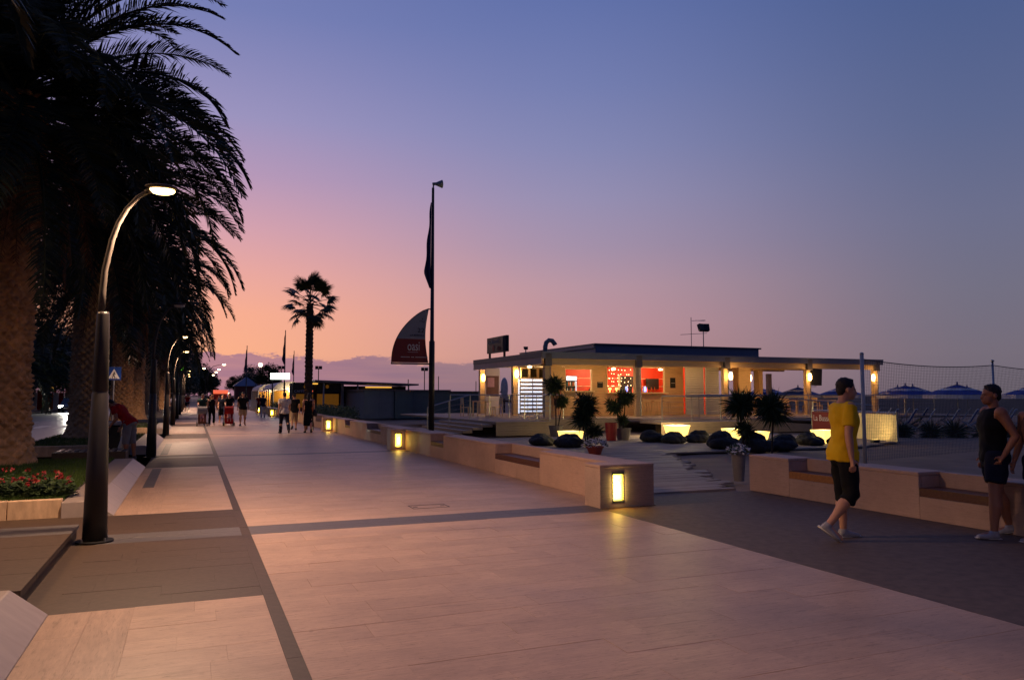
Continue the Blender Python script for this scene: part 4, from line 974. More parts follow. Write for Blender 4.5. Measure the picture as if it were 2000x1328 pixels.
# deck, steps and skirts
deck = empty('deck', (11.1, 28.4, 0), 'raised timber deck around the beach bar with boarded skirts', 'deck')
def dk(name, mat, x0, x1, y0, y1, z0, z1): return box(name, mat, deck, x0-11.1, x1-11.1, y0-28.4, y1-28.4, z0, z1)
dk('deck_floor', 'deck_wood', 11.1, 13.6, 28.42, 43.5, .47, DZ); dk('deck_floor', 'deck_wood', 13.602, 18.5, 31.2, 43.5, .47, DZ); dk('deck_floor', 'deck_wood', 18.502, 38.2, 28.42, 43.5, .47, DZ)
for k in range(5):
    z0 = .0+k*.094
    dk('skirt_board', 'deck_wood', 11.1, 13.6, 28.395, 28.415, z0, z0+.086); dk('skirt_board', 'deck_wood', 18.5, 22.2, 28.395, 28.415, z0, z0+.086)
    dk('skirt_board', 'deck_wood', 13.605, 13.625, 28.42, 31.2, z0, z0+.086); dk('skirt_board', 'deck_wood', 13.63, 18.49, 31.17, 31.19, z0, z0+.086)
# wide steps at the left
for k in range(4):
    z1 = .44-k*.11; dk('step', 'deck_wood', 11.08-(k+1)*.42, 11.08-k*.42-.004, 28.7+k*.02, 34.5, z1-.10, z1)
# ramp on the beach side
MB().add([(22.2-11.1, 0, 0), (29.5-11.1, 0, 0), (29.5-11.1, 1.6, 0), (22.2-11.1, 1.6, 0), (22.2-11.1, 0, DZ), (22.2-11.1, 1.6, DZ), (29.5-11.1, 0, .05), (29.5-11.1, 1.6, .05)], [(0, 1, 6, 4), (4, 6, 7, 5), (3, 5, 7, 2), (1, 2, 7, 6), (0, 4, 5, 3)]).build('ramp', 'deck_wood', deck, (0, -1.62, 0))
dk('landing', 'deck_wood', 17.7, 22.2, 26.78, 28.39, .42, .5)
for k in range(4): dk('skirt_board', 'deck_wood', 17.7, 22.2, 26.75, 26.775, .02+k*.1, .112+k*.1)
def railing(pts, label, wires=4, h=1.05, step=1.4):
    base = Vector(pts[0]); t = empty('railing', base, label, 'railing', 'steel cable railings of the bar deck')
    P = [Vector(p)-base for p in pts]
    for a, b in zip(P[:-1], P[1:]):
        n = max(1, round((b-a).length/step))
        for i in range(n+1):
            if i == 0 and a is not P[0]: continue
            p = a.lerp(b, i/n); MB().tube([p, p+Vector((0, 0, h))], .02, n=6).build('baluster', 'steel', t)
        MB().tube([a+Vector((0, 0, h+.02)), b+Vector((0, 0, h+.02))], .025, n=8).build('handrail', 'steel', t)
        for k in range(wires): z = .18+k*(h-.2)/wires; MB().tube([a+Vector((0, 0, z)), b+Vector((0, 0, z))], .006, n=4).build('cable', 'steel', t)
railing([(9.2, 31.5, .02), (11.1, 31.5, DZ)], 'sloping handrail beside the wide steps, just behind the flagpole', step=.8)
railing([(11.2, 34.6, DZ), (15.2, 34.6, DZ)], 'railing on the left side of the deck below the poster', step=.9)
railing([(13.5, 28.5, DZ), (13.5, 31.1, DZ), (15.4, 31.1, DZ)], 'short railing by the first topiary tree')
railing([(17.8, 26.85, .5), (22.2, 26.85, .5)], 'railing above the lamp-lit skirt boards')
railing([(22.2, 26.85, DZ), (29.4, 26.85, .06)], 'sloping railing along the ramp behind the spiky trees', step=1.8)
railing([(22.3, 30.5, DZ), (38.0, 30.5, DZ)], 'long railing of the terrace on the beach side', step=2.2)
# terrace furniture
def stool(x, y, label, rz=0):
    t = empty('bar_stool', (x, y, DZ), label, 'stool', 'stools and tables of the bar', rz)
    MB().box(-.18, .18, -.18, .18, .72, .76).build('seat', 'clad', t, bevel=.01)
    for a, b in ((-1, -1), (1, -1), (1, 1), (-1, 1)): MB().tube([(a*.2, b*.2, 0), (a*.14, b*.14, .72)], .02, n=6).build('leg', 'clad', t)
    for a in (-1, 1): MB().tube([(-.18, a*.18, .25), (.18, a*.18, .25)], .014, n=5).build('rung', 'clad', t)
for i, (x, y) in enumerate([(20.4, 34.5), (21.1, 34.55), (21.8, 34.45), (22.5, 34.5), (23.2, 34.55)]): stool(x, y, ['first', 'second', 'third', 'fourth', 'last'][i]+' wooden stool from the corner along the serving counter', rng.uniform(-.3, .3))
def cafe_table(x, y, label):
    t = empty('cafe_table', (x, y, DZ), label, 'table', 'stools and tables of the bar'); MB().box(-.4, .4, -.4, .4, .72, .76).build('table_top', 'clad', t, bevel=.01)
    for a, b in ((-1, -1), (1, -1), (1, 1), (-1, 1)): MB().box(a*.34-.03, a*.34+.03, b*.34-.03, b*.34+.03, 0, .719).build('leg', 'clad', t)
def chair(x, y, label, rz):
    t = empty('chair', (x, y, DZ), label, 'chair', 'stools and tables of the bar', rz); MB().box(-.22, .22, -.22, .22, .43, .46).build('seat', 'clad', t); MB().box(-.22, .22, .19, .22, .6, .92).build('backrest', 'clad', t)
    for a, b in ((-1, -1), (1, -1)): MB().box(a*.19-.02, a*.19+.02, b*.19-.02, b*.19+.02, 0, .429).build('leg', 'clad', t)
    for a in (-1, 1): MB().box(a*.2-.02, a*.2+.02, .18, .215, 0, .9 if False else .599).build('leg', 'clad', t)
W5 = ['the loudspeaker', 'the last post', 'the square pillar', 'the lamp post right of the pillar', 'the poster']
for i, (x, y) in enumerate([(32.6, 35.2), (35.2, 35.4), (29.6, 33.9), (30.9, 38.9), (13.6, 36.8)]):
    cafe_table(x, y, 'square wooden terrace table close to '+W5[i])
    chair(x-.85, y, 'wooden chair on the landward side, by '+W5[i], R(90)); chair(x+.85, y, 'wooden chair on the seaward side, by '+W5[i], R(-90))

# lounge in front of the deck: glowing tables and boulders
def glow_table(x, y, label, power=22, s=1.0):
    t = empty('garden_light', (x, y, .02), label, 'garden light', 'glowing trapezoid garden lights')
    MB().add([(-.24*s, -.24*s, 0), (.24*s, -.24*s, 0), (.24*s, .24*s, 0), (-.24*s, .24*s, 0), (-.31*s, -.31*s, .40), (.31*s, -.31*s, .40), (.31*s, .31*s, .40), (-.31*s, .31*s, .40)], [(0, 3, 2, 1), (0, 1, 5, 4), (1, 2, 6, 5), (2, 3, 7, 6), (3, 0, 4, 7)]).build('lit_body', 'table_glow', t)
    MB().box(-.32*s, .32*s, -.32*s, .32*s, .401, .43).build('top', 'table_glow', t)
    d = bpy.data.lights.new('table_light', 'POINT'); d.energy = power; d.color = (1, .74, .32); d.shadow_soft_size = .25
    lo = bpy.data.objects.new('table_light', d); col.objects.link(lo); lo.parent = t; lo.location = (0, 0, .75)
glow_table(11.3, 22.3, 'glowing trapezoid light behind the first boulders, left of the topiary'); glow_table(17.3, 25.1, 'glowing trapezoid light in front of the lamp-lit skirt boards', 300, 1.15)
glow_table(16.7, 19.9, 'glowing trapezoid light behind the spiky trees'); glow_table(17.4, 21.8, 'second glowing trapezoid light behind the spiky trees, further back', 40); glow_table(19.5, 19.8, 'glowing trapezoid light below the red banner', 26)
M('rock', (34, 33, 34), r=.85, var=.35, s=7, bump=.8, detail=8)
def rockify(me):
    # weathered facets
    for v in me.vertices:
        c = v.co; f = mnoise.noise(c*9+Vector((5, 1, 2)))*.02+mnoise.noise(c*22)*.008; v.co = c+v.normal*f
    for p in me.polygons: p.use_smooth = False
    return me
def boulder(x, y, label, rz=0, s=1.0, peak=.5):
    mb = MB(); mb.ell((0, 0, .15*s), (.46*s, .42*s, .16*s), n=18, m=10); mb.ell((.04, .12*s, .22*s), (.36*s, .26*s, .16*s+.12*peak*s), n=16, m=10); mb.ell((-.12*s, .1*s, .2*s+.12*peak*s), (.2*s, .2*s, .14*s), n=12, m=8); mb.ell((-.05, -.2*s, .10*s), (.36*s, .26*s, .11*s), n=14, m=8)
    o = link('boulder', rockify(remesh(mb, 'boulder', 'rock', .032, 3, .05, 3.2)), None, (x, y, .0), rz); tag(o, label, 'boulder', 'dark boulders in front of the bar')
for i, (x, y, rz, s, pk, lb) in enumerate([(10.35, 22.4, .5, 1.0, .1, 'low dark boulder left of the first glowing light'), (10.75, 21.3, 0, 1.1, .1, 'wide dark boulder in front of the first glowing light'), (14.6, 22.6, 1.2, 1.05, .3, 'dark boulder right of the red and white pots'), (14.85, 21.7, 0, 1.0, .2, 'dark boulder in front of the second glowing light'), (15.8, 21.7, -.6, 1.0, .5, 'peaked dark boulder right of the second glowing light'), (14.7, 18.9, .4, 1.2, .7, 'tall dark boulder left of the spiky trees'), (14.85, 17.7, 0, 1.2, .5, 'dark boulder at the foot of the spiky trees'), (15.9, 17.8, -.5, 1.05, .3, 'dark boulder right of the spiky trees'), (16.9, 18.9, -1, 1.0, .4, 'dark boulder behind the spiky trees on the beach side'), (18.3, 19.2, .3, 1.05, .3, 'dark boulder in front of the red banner'), (19.1, 18.7, -.4, 1.0, .5, 'dark boulder beside the man in yellow')]):
    boulder(x, y, lb, rz, s, pk)

# small trees and pots of the lounge
def spiky_head(mb, c, r, n, seed, length=.35):
    q = random.Random(seed)
    for i in range(n):
        d = Vector((q.gauss(0, 1), q.gauss(0, 1), q.gauss(0, 1)+.15)).normalized(); p = Vector(c)+d*r*q.uniform(.0, .55); l = length*q.uniform(.6, 1.15)*r/.4; w = d.orthogonal().normalized(); w = (Matrix.Rotation(q.uniform(0, 6), 3, d) @ w)*.014
        e = (d+Vector((0, 0, -.25))).normalized(); m_ = p+d*l*.6
        mb.add([p-w, p+w, m_+w*.9, m_-w*.9, m_+e*l*.5], [(0, 1, 2, 3), (3, 2, 4)])
def spiky_tree(x, y, heads, label, pot=None, z=.02, trunk=.03):
    t = empty('spiky_tree', (x, y, z), label, 'small tree', 'small ornamental trees of the lounge'); tr = MB(); cr = MB()
    for i, (hx, hy, hz, r, n) in enumerate(heads):
        tr.tube([(hx*.15, hy*.15, 0), (hx*.5, hy*.5, hz*.5), (hx, hy, hz)], [trunk, trunk*.8, trunk*.6], n=6); spiky_head(cr, (hx, hy, hz), r*.8, int(n*.4), int(x*10+i), .42)
        for j in range(4):
            qa = random.Random(int(x*31+i*7+j)); spiky_head(cr, (hx+qa.uniform(-.55, .55)*r, hy+qa.uniform(-.55, .55)*r, hz+qa.uniform(-.5, .6)*r), r*.5, int(n*.11), int(x*17+i*5+j), .5)
    tr.build('trunk', 'bark', t); cr.build('crown', 'leaf_dark', t)
    if pot: MB().lathe([(.2, 0), (.28, .4), (.30, .42), (.26, .42), (.24, .38)], n=16).build('pot', pot, t, smooth=False)
spiky_tree(13.0, 26.9, [(0, 0, 1.95, .42, 900), (.35, .1, 1.35, .30, 500)], 'topiary tree with two round heads left of the first serving window', 'pot_pale')
spiky_tree(11.0, 20.6, [(0, 0, 1.2, .42, 900), (-.18, 0, .85, .38, 600), (.35, .2, .5, .3, 400)], 'bushy spiky tree in front of the bar, beside the first glowing light')
spiky_tree(14.2, 23.9, [(.1, 0, 1.45, .34, 650), (-.3, 0, 1.15, .34, 600), (0, 0, .68, .26, 380)], 'potted three-ball topiary below the serving counter', 'pot_pale')
spiky_tree(14.3, 17.5, [(-.15, 0, 1.3, .48, 1200), (.1, 0, .55, .32, 500)], 'spiky tree with one big head on a thin trunk near the wall end')
spiky_tree(14.55, 16.7, [(.1, 0, 1.15, .52, 1300)], 'lower spiky tree crossing in front of the first one')
o = MB().lathe([(.17, 0), (.2, .3), (.22, .62), (.2, .62), (.18, .5)], n=14).build('tall_pot', 'pot_red', None, (13.6, 23.7, .02)); tag(o, 'tall red pot beside the three-ball topiary', 'pot')
def flower_pot(x, y, label, h=.45, mat='pot_pale', s=1.0):
    t = empty('flower_pot', (x, y, 0), label, 'flower pot'); MB().lathe([(.15*s, 0), (.22*s, h), (.245*s, h), (.245*s, h+.04), (.2*s, h+.04), (.19*s, h)], n=18).build('pot', mat, t, smooth=False)
    mb = MB(); fl = MB()
    for i in range(260):
        a = rng.uniform(0, 2*PI); rr = rng.random()**.5*.36*s; p = Vector((rr*math.cos(a), rr*math.sin(a), h+.03+.18*s*(1-rr*rr*7/s/s)+rng.uniform(-.04, .06))); e = Vector((rng.uniform(-1, 1), rng.uniform(-1, 1), rng.uniform(-.5, .8))).normalized()*.04; f = e.orthogonal().normalized()*.018
        (fl if rng.random() < .45 else mb).add([p-e, p+f, p+e, p-f], [(0, 1, 2, 3)])
    mb.build('foliage', 'leaf_dark', t); fl.build('blossom', 'flower_white', t)
flower_pot(9.5, 11.8, 'tall white pot of white flowers at the end of the right-hand wall', .5, s=.62); flower_pot(10.0, 18.3, 'low bowl of white flowers behind the first wall', .2, 'terracotta')

# banner fence with the bar's name, lit from below
bn = empty('banner_fence', (23.0, 24.0, 0), 'long banner fence with red and cream panels lettered La Bussola', 'banner'); bn.rotation_euler = (0, 0, math.atan2(18.9-24.0, 21.8-23.0))
MB().box(0, 2.4, -.01, .01, .12, .95).build('red_panel', 'banner_red', bn); MB().box(2.42, 5.2, -.01, .01, .05, .95).build('cream_panel', 'canvas_lit', bn); MB().tube([(0, 0, 1.02), (5.24, 0, 1.02)], .02, n=6).build('top_rail', 'steel', bn)
for x in (0, 2.41, 5.22): MB().tube([(x, 0, 0), (x, 0, 1.05)], .025, n=6).build('post', 'steel', bn)
x_ = link('banner_lettering', text_mesh('banner_lettering', 'La Bussola', .34, 'print_light'), bn, (.12, -.014, .60)); x_.rotation_euler = (R(90), 0, 0)
def uplight(x, y, label, p, d_):
    t = empty('ground_floodlight', (x, y, 0), label, 'floodlight'); MB().box(-.12, .12, -.08, .08, 0, .12).build('housing', 'black', t); MB().box(-.10, .10, -.06, .06, .121, .126).build('lens', 'table_glow', t)
    l = bpy.data.lights.new('floodlight_light', 'SPOT'); l.energy = p; l.color = (1, .70, .30); l.spot_size = R(120); l.spot_blend = 1; l.shadow_soft_size = .08
    lo = bpy.data.objects.new('floodlight_light', l); col.objects.link(lo); lo.parent = t; lo.location = (0, 0, .16); lo.rotation_euler = Vector(d_).to_track_quat('-Z', 'Y').to_euler()
uplight(21.2, 19.3, 'small ground floodlight at the near end of the cream banner', 40, (.8, .6, .5))

# ------------------------------------------------------------------ beach: net, umbrellas, loungers
NP = [(14.68, 13.67), (21.2, 15.08), (27.5, 16.0)]
for i, (x, y) in enumerate(NP):
    t = empty('net_post', (x, y, -.05), ['pale round post of the beach court behind the man in yellow', 'thin post holding the court net, above the man in black', 'last thin post of the court net outside the frame'][i], 'post', 'posts of the beach court net')
    MB().tube([(0, 0, 0), (0, 0, 2.62)], .045 if i == 0 else .03, n=10).build('pole', 'steel' if i else 'pot_white', t, smooth=True); MB().lathe([(.05, 0), (.05, .03), (.02, .05)], (0, 0, 2.62), n=10).build('cap', 'steel', t)
def net():
    t = empty('court_net', (NP[0][0], NP[0][1], 0), 'fine dark court net sagging between the thin posts', 'net'); mb = MB()
    for a, b in zip(NP[:-1], NP[1:]):
        A = Vector((a[0]-NP[0][0], a[1]-NP[0][1], 0)); B = Vector((b[0]-NP[0][0], b[1]-NP[0][1], 0)); n = int((B-A).length/.075); top = []
        for i in range(n+1):
            s = i/n; z = 2.46-.18*4*s*(1-s)*.6; p = A.lerp(B, s); top.append(p+Vector((0, 0, z))); mb.box(p.x-.0022, p.x+.0022, p.y-.002, p.y+.002, .05, z)
        for k in range(32):
            q = [A.lerp(B, i/20)+Vector((0, 0, .08+(2.40-.18*4*(i/20)*(1-i/20)*.6)*k/32)) for i in range(21)]; mb.tube(q, .0022, n=3, cap=False)
        MB().tube(top, .012, n=5).build('top_rope', 'net', t)
    o = mb.build('mesh', 'net', t); o['kind'] = 'stuff'
net()
def umbrella(x, y, label, r=1.4, h=2.25):
    t = empty('beach_umbrella', (x, y, -.1), label, 'beach umbrella', 'blue beach umbrellas')
    MB().tube([(0, 0, 0), (0, 0, h+.1)], .025, n=6).build('pole', 'pot_white', t)
    n = 8; prof = [(0, h, 0), (.42, h-.2, 0), (.43, h-.21, 1), (.62, h-.31, 1), (.63, h-.315, 0), (1.0, h-.52, 0)]
    for mi, nm in ((0, 'canopy'), (1, 'canopy_band')):
        mb = MB()
        for (r0, z0, _), (r1, z1, m_) in zip(prof[:-1], prof[1:]):
            if m_ != mi: continue
            for k in range(n):
                a, b = 2*PI*k/n, 2*PI*(k+1)/n; am = (a+b)/2; s0 = .97 if r0 > .1 else 1
                P = lambda rr, an, zz: (rr*r*math.cos(an), rr*r*math.sin(an), zz)
                mb.add([P(r0, a, z0), P(r1, a, z1), P(r1*.94, am, z1+.02), P(r0*.94, am, z0-.015)], [(0, 1, 2, 3)]); mb.add([P(r0*.94, am, z0-.015), P(r1*.94, am, z1+.02), P(r1, b, z1), P(r0, b, z0)], [(0, 1, 2, 3)])
        mb.build(nm, 'umb_blue' if mi == 0 else 'umb_white', t)
    mb = MB()
    for k in range(n):
        a, b = 2*PI*k/n, 2*PI*(k+1)/n; mb.quad((r*math.cos(a), r*math.sin(a), h-.52), (r*math.cos(b), r*math.sin(b), h-.52), (r*math.cos(b), r*math.sin(b), h-.72), (r*math.cos(a), r*math.sin(a), h-.72))
    mb.build('valance', 'umb_white', t); MB().lathe([(.05, 0), (.03, .12), (.0, .16)], (0, 0, h), n=8).build('finial', 'umb_blue', t)
UM = [(37.2, 40.0, 'blue umbrella seen under the bar roof beside the loudspeaker'), (39.5, 38.6, 'blue umbrella seen under the bar roof, second from the end post'), (36.2, 32.0-1.2, 'large blue umbrella behind the last post of the bar'), (39.4, 33.0, 'blue umbrella just right of the last bar post, half hidden'), (35.3, 27.0, 'big blue umbrella left of the man in black'), (40.0, 26.2, 'blue umbrella cut by the right edge behind the men'), (45.5, 52.0, 'small blue umbrella between pillar and post'), (41, 48, 'small blue umbrella left of the loudspeaker'), (42.2, 36.5, 'blue umbrella in the second row towards the sea'), (48, 36, 'blue umbrella in the third row towards the sea'), (47, 31, 'blue umbrella behind the big one in the third row')]
for x, y, lb in UM: umbrella(x, y, lb, r=1.55 if y < 30 else 1.45)
ch_src = None
def deck_chair(x, y, rz, label):
    t = empty('deck_chair', (x, y, -.06), label, 'deck chair', 'blue and white deck chairs in rows', rz)
    for s_ in (-1, 1):
        MB().tube([(s_*.3, -.5, .02), (s_*.3, .15, .5), (s_*.3, .45, 1.0)], .025, n=5).build('side_rail', 'umb_white', t); MB().tube([(s_*.3, .45, .02), (s_*.3, -.1, .42)], .022, n=5).build('leg', 'umb_white', t)
    MB().add([(-.28, -.45, .07), (.28, -.45, .07), (.28, .1, .38), (-.28, .1, .38), (.28, .44, .98), (-.28, .44, .98)], [(0, 1, 2, 3), (3, 2, 4, 5)]).build('sling', 'umb_blue', t)
    MB().tube([(-.3, .45, 1.0), (.3, .45, 1.0)], .025, n=5).build('top_bar', 'umb_white', t); MB().add([(-.27, .30, .76), (.27, .30, .76), (.27, .43, .99), (-.27, .43, .99)], [(0, 1, 2, 3), (3, 2, 1, 0)]).build('head_cushion', 'umb_white', t)
ORD = ['first', 'second', 'third', 'fourth', 'fifth', 'sixth', 'seventh', 'eighth', 'ninth', 'tenth', 'eleventh', 'twelfth', 'thirteenth', 'fourteenth', 'fifteenth', 'sixteenth']
for i in range(16): deck_chair(30.0+i*.72+(i//4)*.35, 27.6-i*.42, R(-145)+rng.uniform(-.12, .12), ORD[i]+' blue and white deck chair of the front row, counted from the bar')
for i in range(12): deck_chair(33.5+i*.8+(i//3)*.4, 30.0-i*.44, R(-145)+rng.uniform(-.12, .12), ORD[i]+' deck chair of the rear row, counted from the bar')
def shrub(x, y, r, label, mat='leaf_dark'):
    t = empty('beach_shrub', (x, y, -.05), label, 'shrub', 'low dark shrubs on the sand'); mb = MB(); spiky_head(mb, (0, 0, r*.35), r, 380, int(x*13+y*7), .4); mb.build('foliage', mat, t); MB().ell((0, 0, r*.2), (r*.45, r*.4, r*.4), n=10, m=6).build('stems', 'bark', t)
for i in range(13): shrub(25.2+i*.95, 22.6-i*.36+rng.uniform(-.3, .3), rng.uniform(.34, .5), ORD[i]+' low dark shrub of the line edging the beach court, from the banner')

# ------------------------------------------------------------------ distance: cabins, kiosk, tents, houses
def cabin(x0, x1, y0, y1, h, label, mat):
    t = empty('beach_cabin', (x0, y0, 0), label, 'cabin', 'grey beach cabins'); n = max(2, round((x1-x0)/1.25)); w = (x1-x0)/n
    for i in range(n): MB().box(i*w+.006, (i+1)*w-.006, 0, .05, 0, h).build('wall_panel', mat, t)
    MB().box(0, x1-x0, .06, y1-y0, 0, h-.01).build('body', mat, t); MB().box(-.12, x1-x0+.12, -.12, y1-y0+.1, h, h+.10).build('roof', 'roof_side', t)
    for i in range(n): MB().box(i*w+.15, i*w+w-.15, -.02, -.001, .05, h-.25).build('door', mat, t)
cabin(10.7, 12.75, 51.8, 60, 1.9, 'pale grey beach cabin behind the second wall', 'cabin_grey'); cabin(12.77, 16.6, 51.6, 60, 1.88, 'teal grey beach cabin behind the flagpole', 'cabin_teal'); cabin(16.62, 21, 53, 60, 1.8, 'teal grey beach cabin behind the deck railing', 'cabin_teal')
t = empty('snack_bar', (8.8, 57.6, 0), 'long dark snack bar with an overhanging roof and lit ceiling behind the cabins', 'bar')
MB().box(0, 6.6, 1.2, 5, 0, 2.3).build('body', 'dark_wall', t); MB().add([(-.6, -.4, 2.55), (7.2, -.4, 2.35), (7.2, 5.4, 2.35), (-.6, 5.4, 2.55), (-.6, -.4, 2.72), (7.2, -.4, 2.47), (7.2, 5.4, 2.47), (-.6, 5.4, 2.72)], [(0, 3, 2, 1), (4, 5, 6, 7), (0, 1, 5, 4), (1, 2, 6, 5), (2, 3, 7, 6), (3, 0, 4, 7)]).build('roof', 'roof_side', t)
for x in (0.1, 2.6, 6.5): MB().tube([(x, 0, 0), (x, 0, 2.5)], .06, n=8).build('post', 'shutter_white', t)
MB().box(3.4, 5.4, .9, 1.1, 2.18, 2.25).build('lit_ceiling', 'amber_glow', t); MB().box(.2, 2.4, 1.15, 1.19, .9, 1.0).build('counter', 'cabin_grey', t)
t = empty('cafe_kiosk', (6.9, 58.5, 0), 'black and gold cafe kiosk with lit panels behind the walking couple', 'kiosk')
MB().box(0, 3.4, .3, 3, 0, 2.5).build('body', 'dark_wall', t); MB().box(-.1, 1.45, -.02, .28, 1.75, 2.55).build('fascia', 'black', t); MB().box(1.62, 3.4, -.02, .28, 1.75, 2.55).build('fascia', 'black', t)
MB().box(.1, 1.4, .2, .29, .7, 1.7).build('window', 'gold', t); MB().box(1.7, 3.3, .2, .29, .5, 1.7).build('window', 'gold', t); MB().box(.9, 1.7, -.05, .2, 2.42, 2.5).build('lamp', 'amber_glow', t); MB().box(.75, 1.35, -.05, -.021, 1.86, 1.98).build('lit_letters', 'red_glow', t)
x_ = link('kiosk_lettering', text_mesh('kiosk_lettering', 'CAFFE', .26, 'print_light'), t, (.0, -.03, 1.82)); x_.rotation_euler = (R(90), 0, 0)
for x in (.8, 2.4): MB().ell((x, -.03, 2.25), (.12, .01, .14), n=10, m=6).build('emblem', 'gold', t)
MB().box(3.42, 3.62, -.1, .1, 0, 2.6).build('post', 'shutter_white', t)
def tent(x0, x1, y0, y1, label):
    t = empty('vaulted_tent', (x0, y0, 0), label, 'tent', 'white vaulted tents'); w = x1-x0; n = 12; mb = MB(); vs = []
    for k in range(n+1):
        a = PI*k/n; vs += [(w/2-w/2*math.cos(a), 0, 2.1+.75*math.sin(a)), (w/2-w/2*math.cos(a), y1-y0, 2.1+.75*math.sin(a))]
    mb.add(vs, [(2*k, 2*k+1, 2*k+3, 2*k+2) for k in range(n)] + [tuple(2*k for k in range(n+1))]); mb.build('canopy', 'canvas', t)
    for x in (0, w):
        for j in range(6): MB().tube([(x, (y1-y0)*j/5, 0), (x, (y1-y0)*j/5, 2.1)], .05, n=6).build('post', 'shutter_white', t)
    MB().box(.1, w-.1, .4, .5, .0, 2.0).build('front_panel', 'gold', t)
    d = bpy.data.lights.new('tent_light', 'POINT'); d.energy = 120; d.color = (1, .75, .4); d.shadow_soft_size = .2; lo = bpy.data.objects.new('tent_light', d); col.objects.link(lo); lo.parent = t; lo.location = (w/2, -.3, 1.9)
    MB().ell((w/2, -.3, 2.0), (.12, .12, .08), n=8, m=6).build('lamp', 'bulb', t)
tent(6.7, 9.4, 72, 84, 'white vaulted tent nearest to the cafe kiosk'); tent(6.6, 9.2, 88, 98, 'white vaulted tent further along, beside the flagpole')
t = empty('lit_sign', (5.9, 66, 0), 'blank glowing white sign board on a pole above the tents', 'sign'); MB().tube([(.15, .05, 0), (.15, .05, 3.3)], .05, n=8).build('pole', 'post_dark', t); MB().box(-.02, 1.5, -.06, .04, 2.92, 3.42).build('light_box', 'sign_glow', t)
t = empty('pyramid_house', (18.4, 300, 0), 'dark house with a grey pyramid roof in front of the pine', 'house'); MB().box(-4, 4, 0, 8, 0, 5).build('wall', 'tile_red', t); MB().add([(-4.6, -.6, 5), (4.6, -.6, 5), (4.6, 8.6, 5), (-4.6, 8.6, 5), (0, 4, 8.6)], [(0, 1, 4), (1, 2, 4), (2, 3, 4), (3, 0, 4), (0, 3, 2, 1)]).build('roof', 'roof_metal', t); MB().box(-2.6, -1.4, -.05, 0, 1, 3).build('window', 'glass_dark', t); MB().box(1.4, 2.6, -.05, 0, 1, 3).build('window', 'glass_dark', t)
t = empty('red_awning_stall', (8.2, 260, 0), 'distant stall with a glowing red awning at the end of the promenade', 'stall'); MB().add([(-2.2, 0, 2.6), (2.2, 0, 2.6), (2.2, 2, 3.3), (-2.2, 2, 3.3), (-2.2, 0, 2.1), (2.2, 0, 2.1)], [(0, 1, 2, 3), (0, 4, 5, 1)]).build('awning', 'red_glow', t); MB().box(-2, 2, 1.2, 3, 0, 2.5).build('body', 'tile_red', t); MB().ell((2.4, -.2, 2.2), (.22, .2, .22), n=8, m=6).build('lamp', 'bulb', t)
t = empty('green_light', (-2.0, 130, 0), 'green pharmacy-like light glowing on a pole under the fronds', 'sign'); MB().tube([(0, 0, 0), (0, 0, 5.6)], .05, n=6).build('pole', 'post_dark', t); MB().box(0.2, 1.2, -.1, .1, 5.5, 5.9).build('light_box', 'green_glow', t)
t = empty('globe_lamp', (10.0, 130, 0), 'round white lamp on a tall pole above the vaulted tents', 'lamp post'); MB().tube([(0, 0, 0), (0, 0, 6.3)], .07, n=6).build('pole', 'post_dark', t); MB().ell((0, 0, 6.5), (.32, .32, .3), n=10, m=8).build('globe', 'lamp_glow_far', t, smooth=True)
for i, (x, y, h, lb) in enumerate([(13.0, 88, 4.6, 'thin mast with small floodlights right of the fan palm'), (9.4, 92, 4.7, 'thin mast with small floodlights left of the fan palm'), (23, 80, 4.3, 'thin mast with small floodlights above the cabins')]):
    t = empty('floodlight_mast', (x, y, 0), lb, 'mast', 'thin floodlight masts'); MB().tube([(0, 0, 0), (0, 0, h)], .05, n=6).build('pole', 'post_dark', t)
    for k in (-.2, .2): MB().rbox((k, 0, h+.1), (.16, .1, .18), Matrix.Rotation(k*2, 3, 'Z')).build('lamp_box', 'black', t)
for i, (x, y, h) in enumerate([(17.5, 66, 3.0), (21.5, 70, 3.4), (26, 72, 3.0), (28, 66, 2.7), (32, 70, 3.2), (36, 74, 3.0)]):
    o = MB().tube([(0, 0, 0), (0, 0, h)], .04, n=6).build('net_pole', 'post_dark', None, (x, y, 0)); tag(o, ORD[i]+' thin court pole on the far beach, counted from the flagpole', 'pole', 'thin poles on the far beach')
t = empty('pedal_boat', (25.0, 62, 0), 'pale upright boat stored on a trestle beyond the deck', 'boat'); MB().ell((0, 0, 2.2), (.35, .25, .95), n=12, m=8).build('hull', 'canvas', t, smooth=True); MB().tube([(-.8, 0, 1.2), (2.6, 0, .9)], .06, n=6).build('trestle', 'bark', t); MB().tube([(0, 0, 0), (0, 0, 1.4)], .08, n=6).build('stand', 'bark', t)

